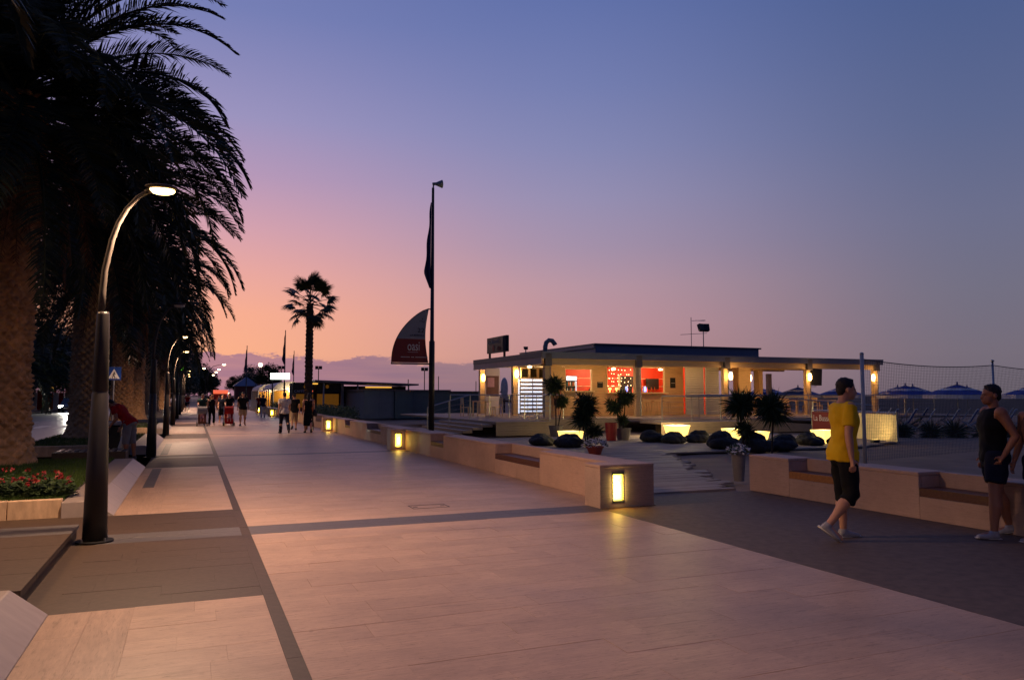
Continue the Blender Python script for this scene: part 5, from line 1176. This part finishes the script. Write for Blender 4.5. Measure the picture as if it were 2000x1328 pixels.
# ------------------------------------------------------------------ vehicles on the road
def car(x, y, rz, label, paint, lights=True, beam=0):
    t = empty('car', (x, y, -.1), label, 'car', 'cars on the road', rz)          # front = -Y
    sec = [(-2.05, .62, .35, .62), (-1.9, .80, .25, .74), (-1.2, .86, .22, .86), (-.2, .88, .22, .93), (.9, .88, .22, .95), (1.8, .84, .25, .92), (2.0, .74, .35, .85)]
    mb = MB(); vs = []
    for yv, w, z0, z1 in sec: vs += [(-w*.92, yv, z0), (w*.92, yv, z0), (w, yv, (z0+z1)/2), (w*.9, yv, z1), (-w*.9, yv, z1), (-w, yv, (z0+z1)/2)]
    fs = [(i*6+k, i*6+(k+1) % 6, (i+1)*6+(k+1) % 6, (i+1)*6+k) for i in range(len(sec)-1) for k in range(6)] + [tuple(range(5, -1, -1)), tuple((len(sec)-1)*6+k for k in range(6))]
    mb.add(vs, fs).build('body', paint, t)
    MB().add([(-.78, -.95, .88), (.78, -.95, .88), (.8, 1.75, .93), (-.8, 1.75, .93), (-.6, -.25, 1.43), (.6, -.25, 1.43), (.6, 1.2, 1.45), (-.6, 1.2, 1.45)], [(0, 1, 5, 4), (1, 2, 6, 5), (2, 3, 7, 6), (3, 0, 4, 7)]).build('windows', 'glass_dark', t)
    MB().box(-.61, .61, -.28, 1.22, 1.43, 1.48).build('roof', paint, t, bevel=.01)
    for sx in (-1, 1):
        for yv in (-1.3, 1.25):
            w = MB().tube([(sx*.72, yv, .31), (sx*.9, yv, .31)], .31, n=16).build('wheel', 'rubber', t); MB().tube([(sx*.86, yv, .31), (sx*.91, yv, .31)], .19, n=12).build('rim', 'steel', w)
        MB().ell((sx*.6, -1.99, .62), (.19, .07, .13), n=10, m=6).build('headlight', 'headlight' if lights else 'pot_white', t, smooth=True)
    MB().box(-.35, .35, -2.07, -2.055, .4, .52).build('number_plate', 'sign_white', t)
    if beam:
        d = bpy.data.lights.new('headlight_beam', 'SPOT'); d.energy = beam; d.color = (1, .95, .82); d.spot_size = R(50); d.spot_blend = .8; d.shadow_soft_size = .08
        lo = bpy.data.objects.new('headlight_beam', d); col.objects.link(lo); lo.parent = t; lo.location = (0, -2.15, .65); lo.rotation_euler = (R(84), 0, R(180))
car(-11.2, 88, .0, 'grey car driving towards the viewer with bright headlights', 'car_paint', beam=4500)
car(-16.3, 84, .4, 'white car parked at the kerb, half hidden by the nearest palm trunk', 'car_paint_white', True)
car(-14.6, 104, 0, 'dark parked car behind the one with bright headlights', 'cloth_navy', False)
# striped beach-goods stall on the far footway
t = empty('striped_stall', (-14.2, 96, 0), 'street stall with orange and white striped cloths beside the road', 'stall')
for k in range(7): MB().box(-2.2+k*.5, -1.72+k*.5, 0, .06, .1, 1.9).build('cloth_strip', ['cloth_orange', 'cloth_white', 'cloth_red', 'cloth_tan'][k % 4], t)
MB().box(-2.3, 1.4, -.3, 1.4, 1.95, 2.05).build('roof', 'cloth_orange', t); MB().ell((.2, -.4, 2.4), (.14, .14, .14), n=8, m=6).build('lamp', 'amber_glow', t)
for x in (-2.2, 1.3): MB().tube([(x, -.2, 0), (x, -.2, 1.95)], .03, n=6).build('post', 'steel', t)
o = MB().ell((0, 0, 0), (.2, .2, .2), n=8, m=6).tube([(0, 0, -3.0), (0, 0, -.15)], .04, n=6).build('amber_lamp', 'amber_glow', None, (-8.2, 118, 2.9)); tag(o, 'small amber lamp glowing behind the bending man', 'lamp')

# ------------------------------------------------------------------ people
def rotx(a): return Matrix.Rotation(a, 3, 'X')
def person(loc, face, label, H=1.75, pose=None, top='tee', bottom='shorts', topc='cloth_black', botc='cloth_black', skin='skin', hair='hair_dark', shoes='shoe', vox=.011, build=1.0, long_hair=False, z=0, sleeve=.62, hem=.78, group=None, ground=True):
    p = dict(lean=0, twist=0, hl=(0, 4), hr=(0, 4), kl=4, kr=4, sl=(-4, 9), sr=(-4, 9), el=14, er=14, inl=0, inr=0, hy=0, hp=0, fl=0, fr=0)
    p.update(pose or {}); k = H/1.75
    t = empty('person', (loc[0], loc[1], z), label, 'person', group, rz=face)
    up = lambda v: Vector(v)*k
    LEAN = rotx(R(-p['lean'])); TW = Matrix.Rotation(R(p['twist']), 3, 'Z')
    pel = Vector((0, 0, .93)); J = {}
    def tr(v): return pel + LEAN @ (TW @ (Vector(v)-pel))     # trunk frame -> body frame
    for s, n in ((-1, 'l'), (1, 'r')):
        f, ab = p['h'+n]; kn = p['k'+n]; hip = pel+Vector((s*.092, 0, -.02))
        td = Vector((s*math.sin(R(ab)), math.sin(R(f)), -math.cos(R(f)))).normalized(); knee = hip+td*.425
        sd = Vector((s*math.sin(R(ab*.4)), math.sin(R(f-kn)), -math.cos(R(f-kn)))).normalized(); ank = knee+sd*.41
        fa = R(f-kn)*.75+R(p['f'+n]); fd = Vector((s*.18, math.cos(fa), math.sin(fa))).normalized()
        J['hip'+n], J['knee'+n], J['ank'+n], J['fd'+n], J['sd'+n] = hip, knee, ank, fd, sd
        f, ab = p['s'+n]; e = p['e'+n]; sh = Vector((s*.185*build, 0, 1.425))
        ud = Vector((s*math.sin(R(ab)), math.sin(R(f))*math.cos(R(ab)), -math.cos(R(f))*math.cos(R(ab)))); el = sh+ud*.29
        fo = Vector((s*math.sin(R(ab*.5-p['in'+n])), math.sin(R(f+e)), -math.cos(R(f+e)))).normalized(); wr = el+fo*.25
        J['sh'+n], J['el'+n], J['wr'+n], J['hd'+n] = tr(sh), tr(el), tr(wr), (LEAN @ (TW @ fo)).normalized()
    low = min(min(J['ank'+n].z-.075, (J['ank'+n]+J['fd'+n]*.17).z-.03) for n in 'lr'); D = Vector((0, 0, -low if ground else 0))
    B = MB()
    S = lambda v: (Vector(v)+D)*k
    def tube(mb, pts, rad, n=12): mb.tube([S(q) for q in pts], [(r*k if not isinstance(r, tuple) else (r[0]*k, r[1]*k)) for r in rad], n=n)
    def ball(mb, c, r, rot=None, n=12, m=8): mb.ell(S(c), (r*k,)*3 if not isinstance(r, tuple) else tuple(q*k for q in r), rot, n, m)
    TORSO = [(.80, .10, .085, 0), (.86, .158, .108, -.005), (.93, .168, .116, -.012), (1.0, .155, .108, -.005), (1.08, .140, .100, .005), (1.18, .150, .106, .012), (1.28, .166, .118, .012), (1.37, .172, .112, .004), (1.43, .150, .092, -.004), (1.475, .085, .066, -.008)]
    def torso(mb, z0, z1, inf, n=18, flare=0):
        vs = []; rows = [q for q in TORSO if z0-.001 <= q[0] <= z1+.001]
        for zt, hw, hd, yo in rows:
            w = hw*build+inf; d = hd*build+inf+flare*max(0, 1.1-zt)
            for i in range(n):
                a = 2*PI*i/n; ca, sa = math.cos(a), math.sin(a)
                vs.append(S(tr((math.copysign(abs(ca)**.85, ca)*w, yo+math.copysign(abs(sa)**.9, sa)*d, zt))))
        m_ = len(rows); fs = [(j*n+i, j*n+(i+1) % n, (j+1)*n+(i+1) % n, (j+1)*n+i) for j in range(m_-1) for i in range(n)] + [tuple(reversed(range(n))), tuple((m_-1)*n+i for i in range(n))]
        mb.add(vs, fs)
    # ---- skin: one fused body
    torso(B, .80, 1.48, 0)
    HD = LEAN @ (TW @ (Matrix.Rotation(R(p['hy']), 3, 'Z') @ rotx(R(-p['hp'])))); nk = tr((0, -.01, 1.46)); hc = tr((0, .012, 1.50)) + HD @ Vector((0, .02, .125))
    tube(B, [tr((0, -.012, 1.40)), nk, hc+HD @ Vector((0, -.02, -.05))], [.068, .058, .056])
    ball(B, hc+HD @ Vector((0, -.012, .03)), (.076, .096, .092), HD, 16, 12); ball(B, hc+HD @ Vector((0, .028, -.045)), (.056, .066, .072), HD, 14, 10); ball(B, hc+HD @ Vector((0, .062, -.088)), (.03, .03, .024), HD)
    nr = HD @ rotx(R(20)); ball(B, hc+HD @ Vector((0, .094, -.018)), (.014, .018, .032), nr); ball(B, hc+HD @ Vector((0, .105, -.036)), (.018, .016, .013), HD); ball(B, hc+HD @ Vector((0, .090, -.068)), (.026, .012, .011), HD); ball(B, hc+HD @ Vector((0, .074, .018)), (.045, .016, .011), HD)
    for s in (-1, 1): ball(B, hc+HD @ Vector((s*.078, -.012, -.012)), (.011, .02, .033), HD)
    for s, n in ((-1, 'l'), (1, 'r')):
        hip, kn, an = J['hip'+n], J['knee'+n], J['ank'+n]
        tube(B, [hip+Vector((0, 0, .04)), hip.lerp(kn, .35), hip.lerp(kn, .8), kn], [.088*build, .082*build, .064*build, .057*build]); ball(B, kn, .057*build)
        bk = Vector((0, -.014, 0)); tube(B, [kn, kn.lerp(an, .3)+bk, kn.lerp(an, .65), an], [.055*build, .064*build, .044*build, .037]); ball(B, an, .04)
        tube(B, [an+Vector((0, 0, -.02)), an+J['fd'+n]*.09+Vector((0, 0, -.035)), an+J['fd'+n]*.17+Vector((0, 0, -.05))], [.036, (.04, .03), (.034, .018)])
        sh, el, wr = J['sh'+n], J['el'+n], J['wr'+n]
        ball(B, sh, .062*build); tube(B, [sh, sh.lerp(el, .4), el], [.056*build, .050*build, .040]); ball(B, el, .041); tube(B, [el, el.lerp(wr, .3), wr], [.041, .042, .027])
        # hand: palm, four fingers, thumb
        d = J['hd'+n]; side = d.cross(Vector((0, 1, 0)) if abs(d.y) < .8 else Vector((0, 0, 1))).normalized(); acr = (LEAN @ Vector((0, 1, 0))); acr = (acr-d*acr.dot(d)).normalized(); nrm = d.cross(acr)*(1 if s > 0 else -1)
        pc = wr+d*.05; tube(B, [wr-d*.01, pc, wr+d*.095], [(.026, .022), (.036, .018), (.038, .015)], n=10)
        ball(B, pc+acr*.012, .026)
        for fi, (o_, l_) in enumerate(((.030, .070), (.010, .080), (-.011, .074), (-.031, .058))):
            b0 = wr+d*.088+acr*o_; b1 = b0+(d*.9+nrm*-.25+acr*o_*2).normalized()*l_*.55; b2 = b1+(d*.6-nrm*.7).normalized()*l_*.5; tube(B, [b0, b1, b2], [.0095, .009, .007], n=8)
        b0 = wr+d*.03+acr*.028; b1 = b0+(d*.6+acr*.75).normalized()*.04; tube(B, [b0, b1, b1+(d*.95+acr*.1-nrm*.2).normalized()*.035], [.013, .011, .008], n=8)
    link('body', remesh(B, 'body', skin, vox, 3), t)
    # ---- hair, eyes
    h = MB(); ball(h, hc+HD @ Vector((0, -.022, .045)), (.083, .098, .088), HD, 16, 12); ball(h, hc+HD @ Vector((0, -.062, -.005)), (.068, .05, .075), HD, 14, 10); ball(h, hc+HD @ Vector((0, .035, .098)), (.052, .034, .022), HD)
    if long_hair: tube(h, [hc+HD @ Vector((0, -.06, .02)), hc+HD @ Vector((0, -.085, -.1)), hc+HD @ Vector((0, -.085, -.22))], [.08, .085, .05])
    link('hair', remesh(h, 'hair', hair, max(vox, .011), 2, .008, 60), t)
    if vox < .014:
        e = MB()
        for s in (-1, 1): ball(e, hc+HD @ Vector((s*.03, .083, .004)), (.012, .008, .007), HD, 8, 6)
        e.build('eyes', 'eye', t, smooth=True)
    # ---- clothes
    c = MB()
    if top in ('tee', 'shirt', 'polo'):
        torso(c, .86, 1.475, .018, flare=.10); c.tube([S(tr((0, 0, .96))), S(tr((0, -.004, .84)))], [(.20*k*build, .155*k*build), (.198*k*build, .155*k*build)], n=18)
        for n in 'lr': sh, el = J['sh'+n], J['el'+n]; tube(c, [sh.lerp(tr((0, 0, 1.42)), .25), sh, sh.lerp(el, sleeve*.6), sh.lerp(el, sleeve)], [.074*build, .074*build, .070*build, .071*build])
    elif top == 'long':
        torso(c, .86, 1.475, .017, flare=.05)
        for n in 'lr': sh, el, wr = J['sh'+n], J['el'+n], J['wr'+n]; tube(c, [sh, sh.lerp(el, .5), el, wr.lerp(el, .1)], [.072, .064, .055, .042]); ball(c, el, .054)
    elif top == 'tank': torso(c, .86, 1.475, .012, flare=.03)
    elif top == 'dress':
        torso(c, .86, 1.43, .014); kz = (J['kneel'].z+J['kneer'].z)/2; kc = (J['kneel']+J['kneer'])/2; ac = (J['ankl']+J['ankr'])/2
        c.tube([S(Vector((0, 0, 1.02))), S(Vector((0, 0, .88))), S(kc+Vector((0, 0, .1))), S(kc.lerp(ac, .45))], [(.15*k, .11*k), (.185*k, .14*k), (.20*k, .17*k), (.21*k, .18*k)], n=18)
    link('top' if top != 'dress' else 'dress', remesh(c, 'top', topc, max(vox*1.25, .014), 4, .016, 10), t)
    if top != 'dress':
        c = MB(); torso(c, .80, 1.0, .014)
        for n in 'lr':
            hip, kn, an = J['hip'+n], J['knee'+n], J['ank'+n]
            if bottom == 'shorts': tube(c, [hip+Vector((0, 0, .05)), hip.lerp(kn, .4), hip.lerp(kn, hem), hip.lerp(kn, hem+.1)], [.108*build, .104*build, .100*build, .101*build])
            elif bottom == 'long_shorts': tube(c, [hip+Vector((0, 0, .05)), hip.lerp(kn, .5), kn, kn.lerp(an, .22)], [.106*build, .098*build, .085*build, .083*build])
            else: tube(c, [hip+Vector((0, 0, .05)), hip.lerp(kn, .5), kn, kn.lerp(an, .5), an+Vector((0, 0, -.02))], [.106*build, .094*build, .076, .074, .07]); ball(c, kn, .076)
        link({'shorts': 'shorts', 'long_shorts': 'long_shorts'}.get(bottom, 'trousers'), remesh(c, 'bottom', botc, max(vox*1.25, .014), 4, .014, 10), t)
    for n in 'lr':
        s_ = MB(); an, fd = J['ank'+n], J['fd'+n]; dn = Vector((0, 0, -1)); dn = (dn-fd*dn.dot(fd)).normalized()
        tube(s_, [an-fd*.05+dn*.03, an-fd*.02+dn*.035, an+fd*.06+dn*.045, an+fd*.13+dn*.055, an+fd*.185+dn*.06], [(.040, .042), (.05, .052), (.052, .046), (.052, .034), (.036, .024)], n=12); tube(s_, [an-J['sd'+n]*.02, an+dn*.03], [.047, .046])
        so = link('shoe', remesh(s_, 'shoe', shoes, max(vox, .011), 3), t)
        if vox < .014:
            q = MB(); tube(q, [an-fd*.075+dn*.066, an+fd*.05+dn*.068, an+fd*.2+dn*.068], [(.036, .012), (.048, .012), (.03, .011)], n=12); q.build('sole', 'pot_white', so, smooth=True)
    return t
FR_ = R(-90-22.5)     # facing the right of the picture
FL_ = R(90-22.5)      # facing the left of the picture
AWAY = 0; TOW = PI
yw = person((6.78, 6.62), FR_, 'man in a yellow T-shirt and black shorts striding to the right', 1.80, dict(lean=2, hl=(4, 3), kl=4, hr=(4, 3), kr=44, fr=-6, sl=(8, 7), sr=(-8, 8), el=14, er=14, hy=0, hp=2), 'tee', 'long_shorts', 'cloth_yellow', 'cloth_black', 'skin', vox=.0095, sleeve=.72, build=1.02)
MB().box(-.015, .015, .146, .152, 1.18, 1.20).build('shirt_mark', 'print_light', yw)
tk = person((8.5, 6.08), FL_+R(-12), 'man in a black tank top and shorts standing side-on near the right edge', 1.74, dict(lean=-2, hl=(9, 10), kl=4, hr=(-12, 10), kr=5, sl=(-26, 12), el=52, inl=14, sr=(-14, 10), er=30, hy=10), 'tank', 'shorts', 'cloth_black', 'cloth_navy', 'skin_tan', vox=.0095, build=1.14, hem=.58)
person((8.58, 5.60), FL_+R(20), 'person in a dark top cut off by the right edge behind the man in black', 1.68, dict(sl=(-12, 12), el=46, sr=(0, 10), er=20), 'tank', 'shorts', 'cloth_brown', 'cloth_navy', 'skin_tan', 'hair_dark', vox=.012, hem=.4)
person((-1.42, 21.35), R(62), 'man in a red T-shirt and grey shorts bending forward beside the bin', 1.76, dict(lean=42, hl=(2, 3), hr=(-2, 4), kl=3, kr=5, sl=(18, 6), sr=(22, 6), el=60, er=50, hp=28), 'tee', 'long_shorts', 'cloth_red', 'cloth_grey', 'skin_tan', shoes='shoe_dark', vox=.014, z=.0)
walk = lambda a=20, m=1: dict(hl=(a*m, 3), kl=8 if m > 0 else 26, hr=(-a*m, 3), kr=26 if m > 0 else 8, sl=(-a*m*.8, 8), sr=(a*m*.8, 8), el=20, er=20)
person((3.62, 33.9), AWAY+.1, 'man in a white shirt and dark trousers walking away', 1.74, walk(14), 'shirt', 'trousers', 'cloth_white', 'cloth_navy', vox=.018, shoes='shoe_dark', build=1.05)
person((4.36, 36.8), AWAY, 'person in a black top and tan shorts beside the man in white', 1.74, walk(22, -1), 'tee', 'long_shorts', 'cloth_black', 'cloth_tan', vox=.022, shoes='shoe_dark')
w_ = person((4.62, 34.0), AWAY-.1, 'woman in a long black dress with a handbag walking away', 1.70, walk(10), 'dress', topc='cloth_black', vox=.018, long_hair=True, shoes='shoe_dark')
MB().tube([(.26, -.02, 1.0), (.28, -.02, .86), (.28, -.02, .70)], [(.03, .02), (.10, .05), (.09, .05)], n=10).build('handbag', 'black', w_)
person((5.0, 36.4), AWAY, 'person in an orange top partly hidden behind the woman in black', 1.68, walk(12), 'tee', 'trousers', 'cloth_orange', 'cloth_brown', vox=.024)
push = dict(walk(16), sl=(38, 4), sr=(38, 4), el=30, er=30)
person((.52, 44.6), TOW, 'person in a teal T-shirt pushing the brown stroller towards the viewer', 1.70, push, 'tee', 'trousers', 'cloth_teal', 'cloth_brown', vox=.022, build=1.12)
person((.98, 44.1), TOW, 'slim person in black walking beside the brown stroller', 1.66, walk(14, -1), 'tank', 'trousers', 'cloth_black', 'cloth_black', vox=.022, hair='hair_blond', long_hair=True)
person((1.58, 46.2), TOW, 'person in a dark top and black shorts between the two strollers', 1.74, walk(24), 'tee', 'shorts', 'cloth_navy', 'cloth_black', vox=.024)
person((1.85, 44.2), TOW, 'person in black pushing the red stroller towards the viewer', 1.74, push, 'tee', 'trousers', 'cloth_black', 'cloth_black', vox=.022)
person((2.5, 43.4), TOW, 'man in a black T-shirt and tan shorts right of the red stroller', 1.78, walk(12, -1), 'tee', 'shorts', 'cloth_black', 'cloth_tan', vox=.02, build=1.08, shoes='shoe_dark')
person((5.1, 66.5), TOW, 'person in a red top near the wall beyond the walkers', 1.7, walk(14), 'tee', 'trousers', 'cloth_red', 'cloth_navy', vox=.03)
for i, (x, y, tc_, bc_, f_, lb) in enumerate([(2.0, 62, 'cloth_white', 'cloth_navy', TOW, 'distant walker in white behind the red stroller'), (3.0, 70, 'cloth_red', 'cloth_black', AWAY, 'distant walker in red far down the promenade'), (1.2, 74, 'cloth_black', 'cloth_navy', TOW, 'distant dark walker in line with the central strip'), (4.3, 78, 'cloth_navy', 'cloth_tan', AWAY, 'distant walker in navy close to the wall lamps'), (2.6, 88, 'cloth_orange', 'cloth_black', TOW, 'tiny walker in orange near the end of the promenade'), (1.9, 98, 'cloth_black', 'cloth_black', AWAY, 'tiny walker in black near the end of the promenade'), (4.7, 58, 'cloth_blue', 'cloth_white', AWAY, 'walker in blue beside the third wall lamp')]):
    person((x, y), f_, lb, 1.7+.05*math.sin(i), walk(14, 1 if i % 2 else -1), 'tee', 'trousers', tc_ if tc_ in MATS else 'cloth_navy', bc_, vox=.034)
person((17.0, 35.0), PI+.4, 'person in dark clothes standing in front of the bright slats', 1.68, dict(sl=(10, 10), sr=(4, 10), el=50), 'tee', 'shorts', 'cloth_brown', 'cloth_navy', vox=.024, z=DZ)
person((19.6, 36.0), R(120), 'bartender in dark clothes behind the first serving window', 1.72, dict(sl=(30, 10), sr=(30, 10), el=50, er=50), 'tee', 'trousers', 'cloth_black', 'cloth_black', vox=.022, z=DZ)

def stroller(x, y, rz, label, mat, hood):
    t = empty('stroller', (x, y, 0), label, 'stroller', 'strollers on the promenade', rz)     # front = -Y
    for s_ in (-1, 1):
        MB().tube([(s_*.24, .55, 1.02), (s_*.25, .1, .55), (s_*.24, -.35, .14)], .014, n=6).build('frame', 'steel', t); MB().tube([(s_*.25, .1, .55), (s_*.25, .38, .12)], .014, n=6).build('frame', 'steel', t)
        for yv in (-.36, .38):
            for dx in (-.025, .025): MB().tube([(s_*.25+dx-.012, yv, .095), (s_*.25+dx+.012, yv, .095)], .095, n=12).build('wheel', 'rubber', t)
    MB().tube([(-.24, .55, 1.02), (0, .57, 1.03), (.24, .55, 1.02)], .018, n=6).build('push_bar', 'rubber', t)
    MB().add([(-.2, -.3, .38), (.2, -.3, .38), (.2, .05, .36), (-.2, .05, .36), (.2, .28, .86), (-.2, .28, .86), (-.2, -.34, .12), (.2, -.34, .12)], [(0, 1, 2, 3), (3, 2, 4, 5), (6, 7, 1, 0)]).build('seat', mat, t)
    mb = MB(); n = 8; vs = []
    for i in range(n+1):
        a = R(-20)+R(110)*i/n
        for sx in (-.23, .23): vs.append((sx, .22-.34*math.cos(a), .72+.30*math.sin(a)))
    mb.add(vs, [(2*i, 2*i+1, 2*i+3, 2*i+2) for i in range(n)]); mb.build('hood', hood, t)
    MB().box(-.2, .2, -.2, .25, .16, .3).build('basket', 'cloth_black', t)
    b = MB(); b.ell((0, -.02, .52), (.11, .12, .18), n=10, m=8); b.ell((0, .02, .74), (.075, .08, .085), n=10, m=8); b.tube([(-.06, -.1, .45), (-.07, -.32, .40), (-.07, -.36, .22)], [.05, .045, .035], n=8); b.tube([(.06, -.1, .45), (.07, -.32, .40), (.07, -.36, .22)], [.05, .045, .035], n=8)
    o = link('person', remesh(b, 'child_body', 'cloth_pink', .03, 3), None, (x, y, 0), rz); tag(o, 'small child sitting in the '+('red' if 'red' in mat else 'brown')+' stroller', 'person', 'children in strollers')
stroller(.5, 43.7, 0, 'brown stroller with a pale hood pushed by the person in teal', 'cloth_brown', 'cloth_grey'); stroller(1.8, 43.2, 0, 'red stroller pushed by the person in black', 'cloth_red', 'cloth_red')
def bicycle(x, y, rz, label, lean=0):
    t = empty('bicycle', (x, y, 0), label, 'bicycle', 'bicycles by the lamp posts', rz); t.rotation_euler = (0, R(lean), rz)
    for yv in (-.52, .52):
        ring = [(0, yv+.33*math.cos(2*PI*i/20), .34+.33*math.sin(2*PI*i/20)) for i in range(21)]; w = MB().tube(ring, .018, n=5, cap=False).build('wheel', 'rubber', t)
        sp = MB()
        for i in range(10): sp.tube([(0, yv, .34), (0, yv+.32*math.cos(2*PI*i/10), .34+.32*math.sin(2*PI*i/10))], .003, n=3)
        sp.build('spokes', 'steel', w)
    f = MB()
    for a, b in (((0, -.52, .34), (0, -.42, .85)), ((0, -.44, .78), (0, .1, .30)), ((0, -.43, .82), (0, .22, .78)), ((0, .1, .30), (0, .24, .88)), ((0, .1, .30), (0, .52, .34)), ((0, .52, .34), (0, .22, .75))): f.tube([a, b], .018, n=6)
    f.build('frame', 'cloth_red', t); MB().tube([(-.27, -.34, 1.0), (-.1, -.42, .98), (.1, -.42, .98), (.27, -.34, 1.0)], .015, n=6).build('handlebar', 'steel', t); MB().ell((0, .25, .92), (.07, .13, .035), n=10, m=6).build('saddle', 'black', t)
bicycle(-.42, 78, 0, 'bicycle ridden along the palms towards the viewer'); bicycle(-1.5, 72, .5, 'bicycle parked against a lamp post left of the cyclist', 8); bicycle(-1.7, 75.5, -.4, 'second parked bicycle behind the first parked one', -8)
person((-.42, 78.2), TOW, 'cyclist in a dark top riding along the palms', 1.72, dict(lean=18, hl=(62, 5), kl=70, hr=(30, 5), kr=55, sl=(48, 8), sr=(48, 8), el=14, er=14), 'tee', 'shorts', 'cloth_red', 'cloth_black', vox=.03, z=.12)
hedge_pl = None
bpy.data.scenes.remove(tmp)
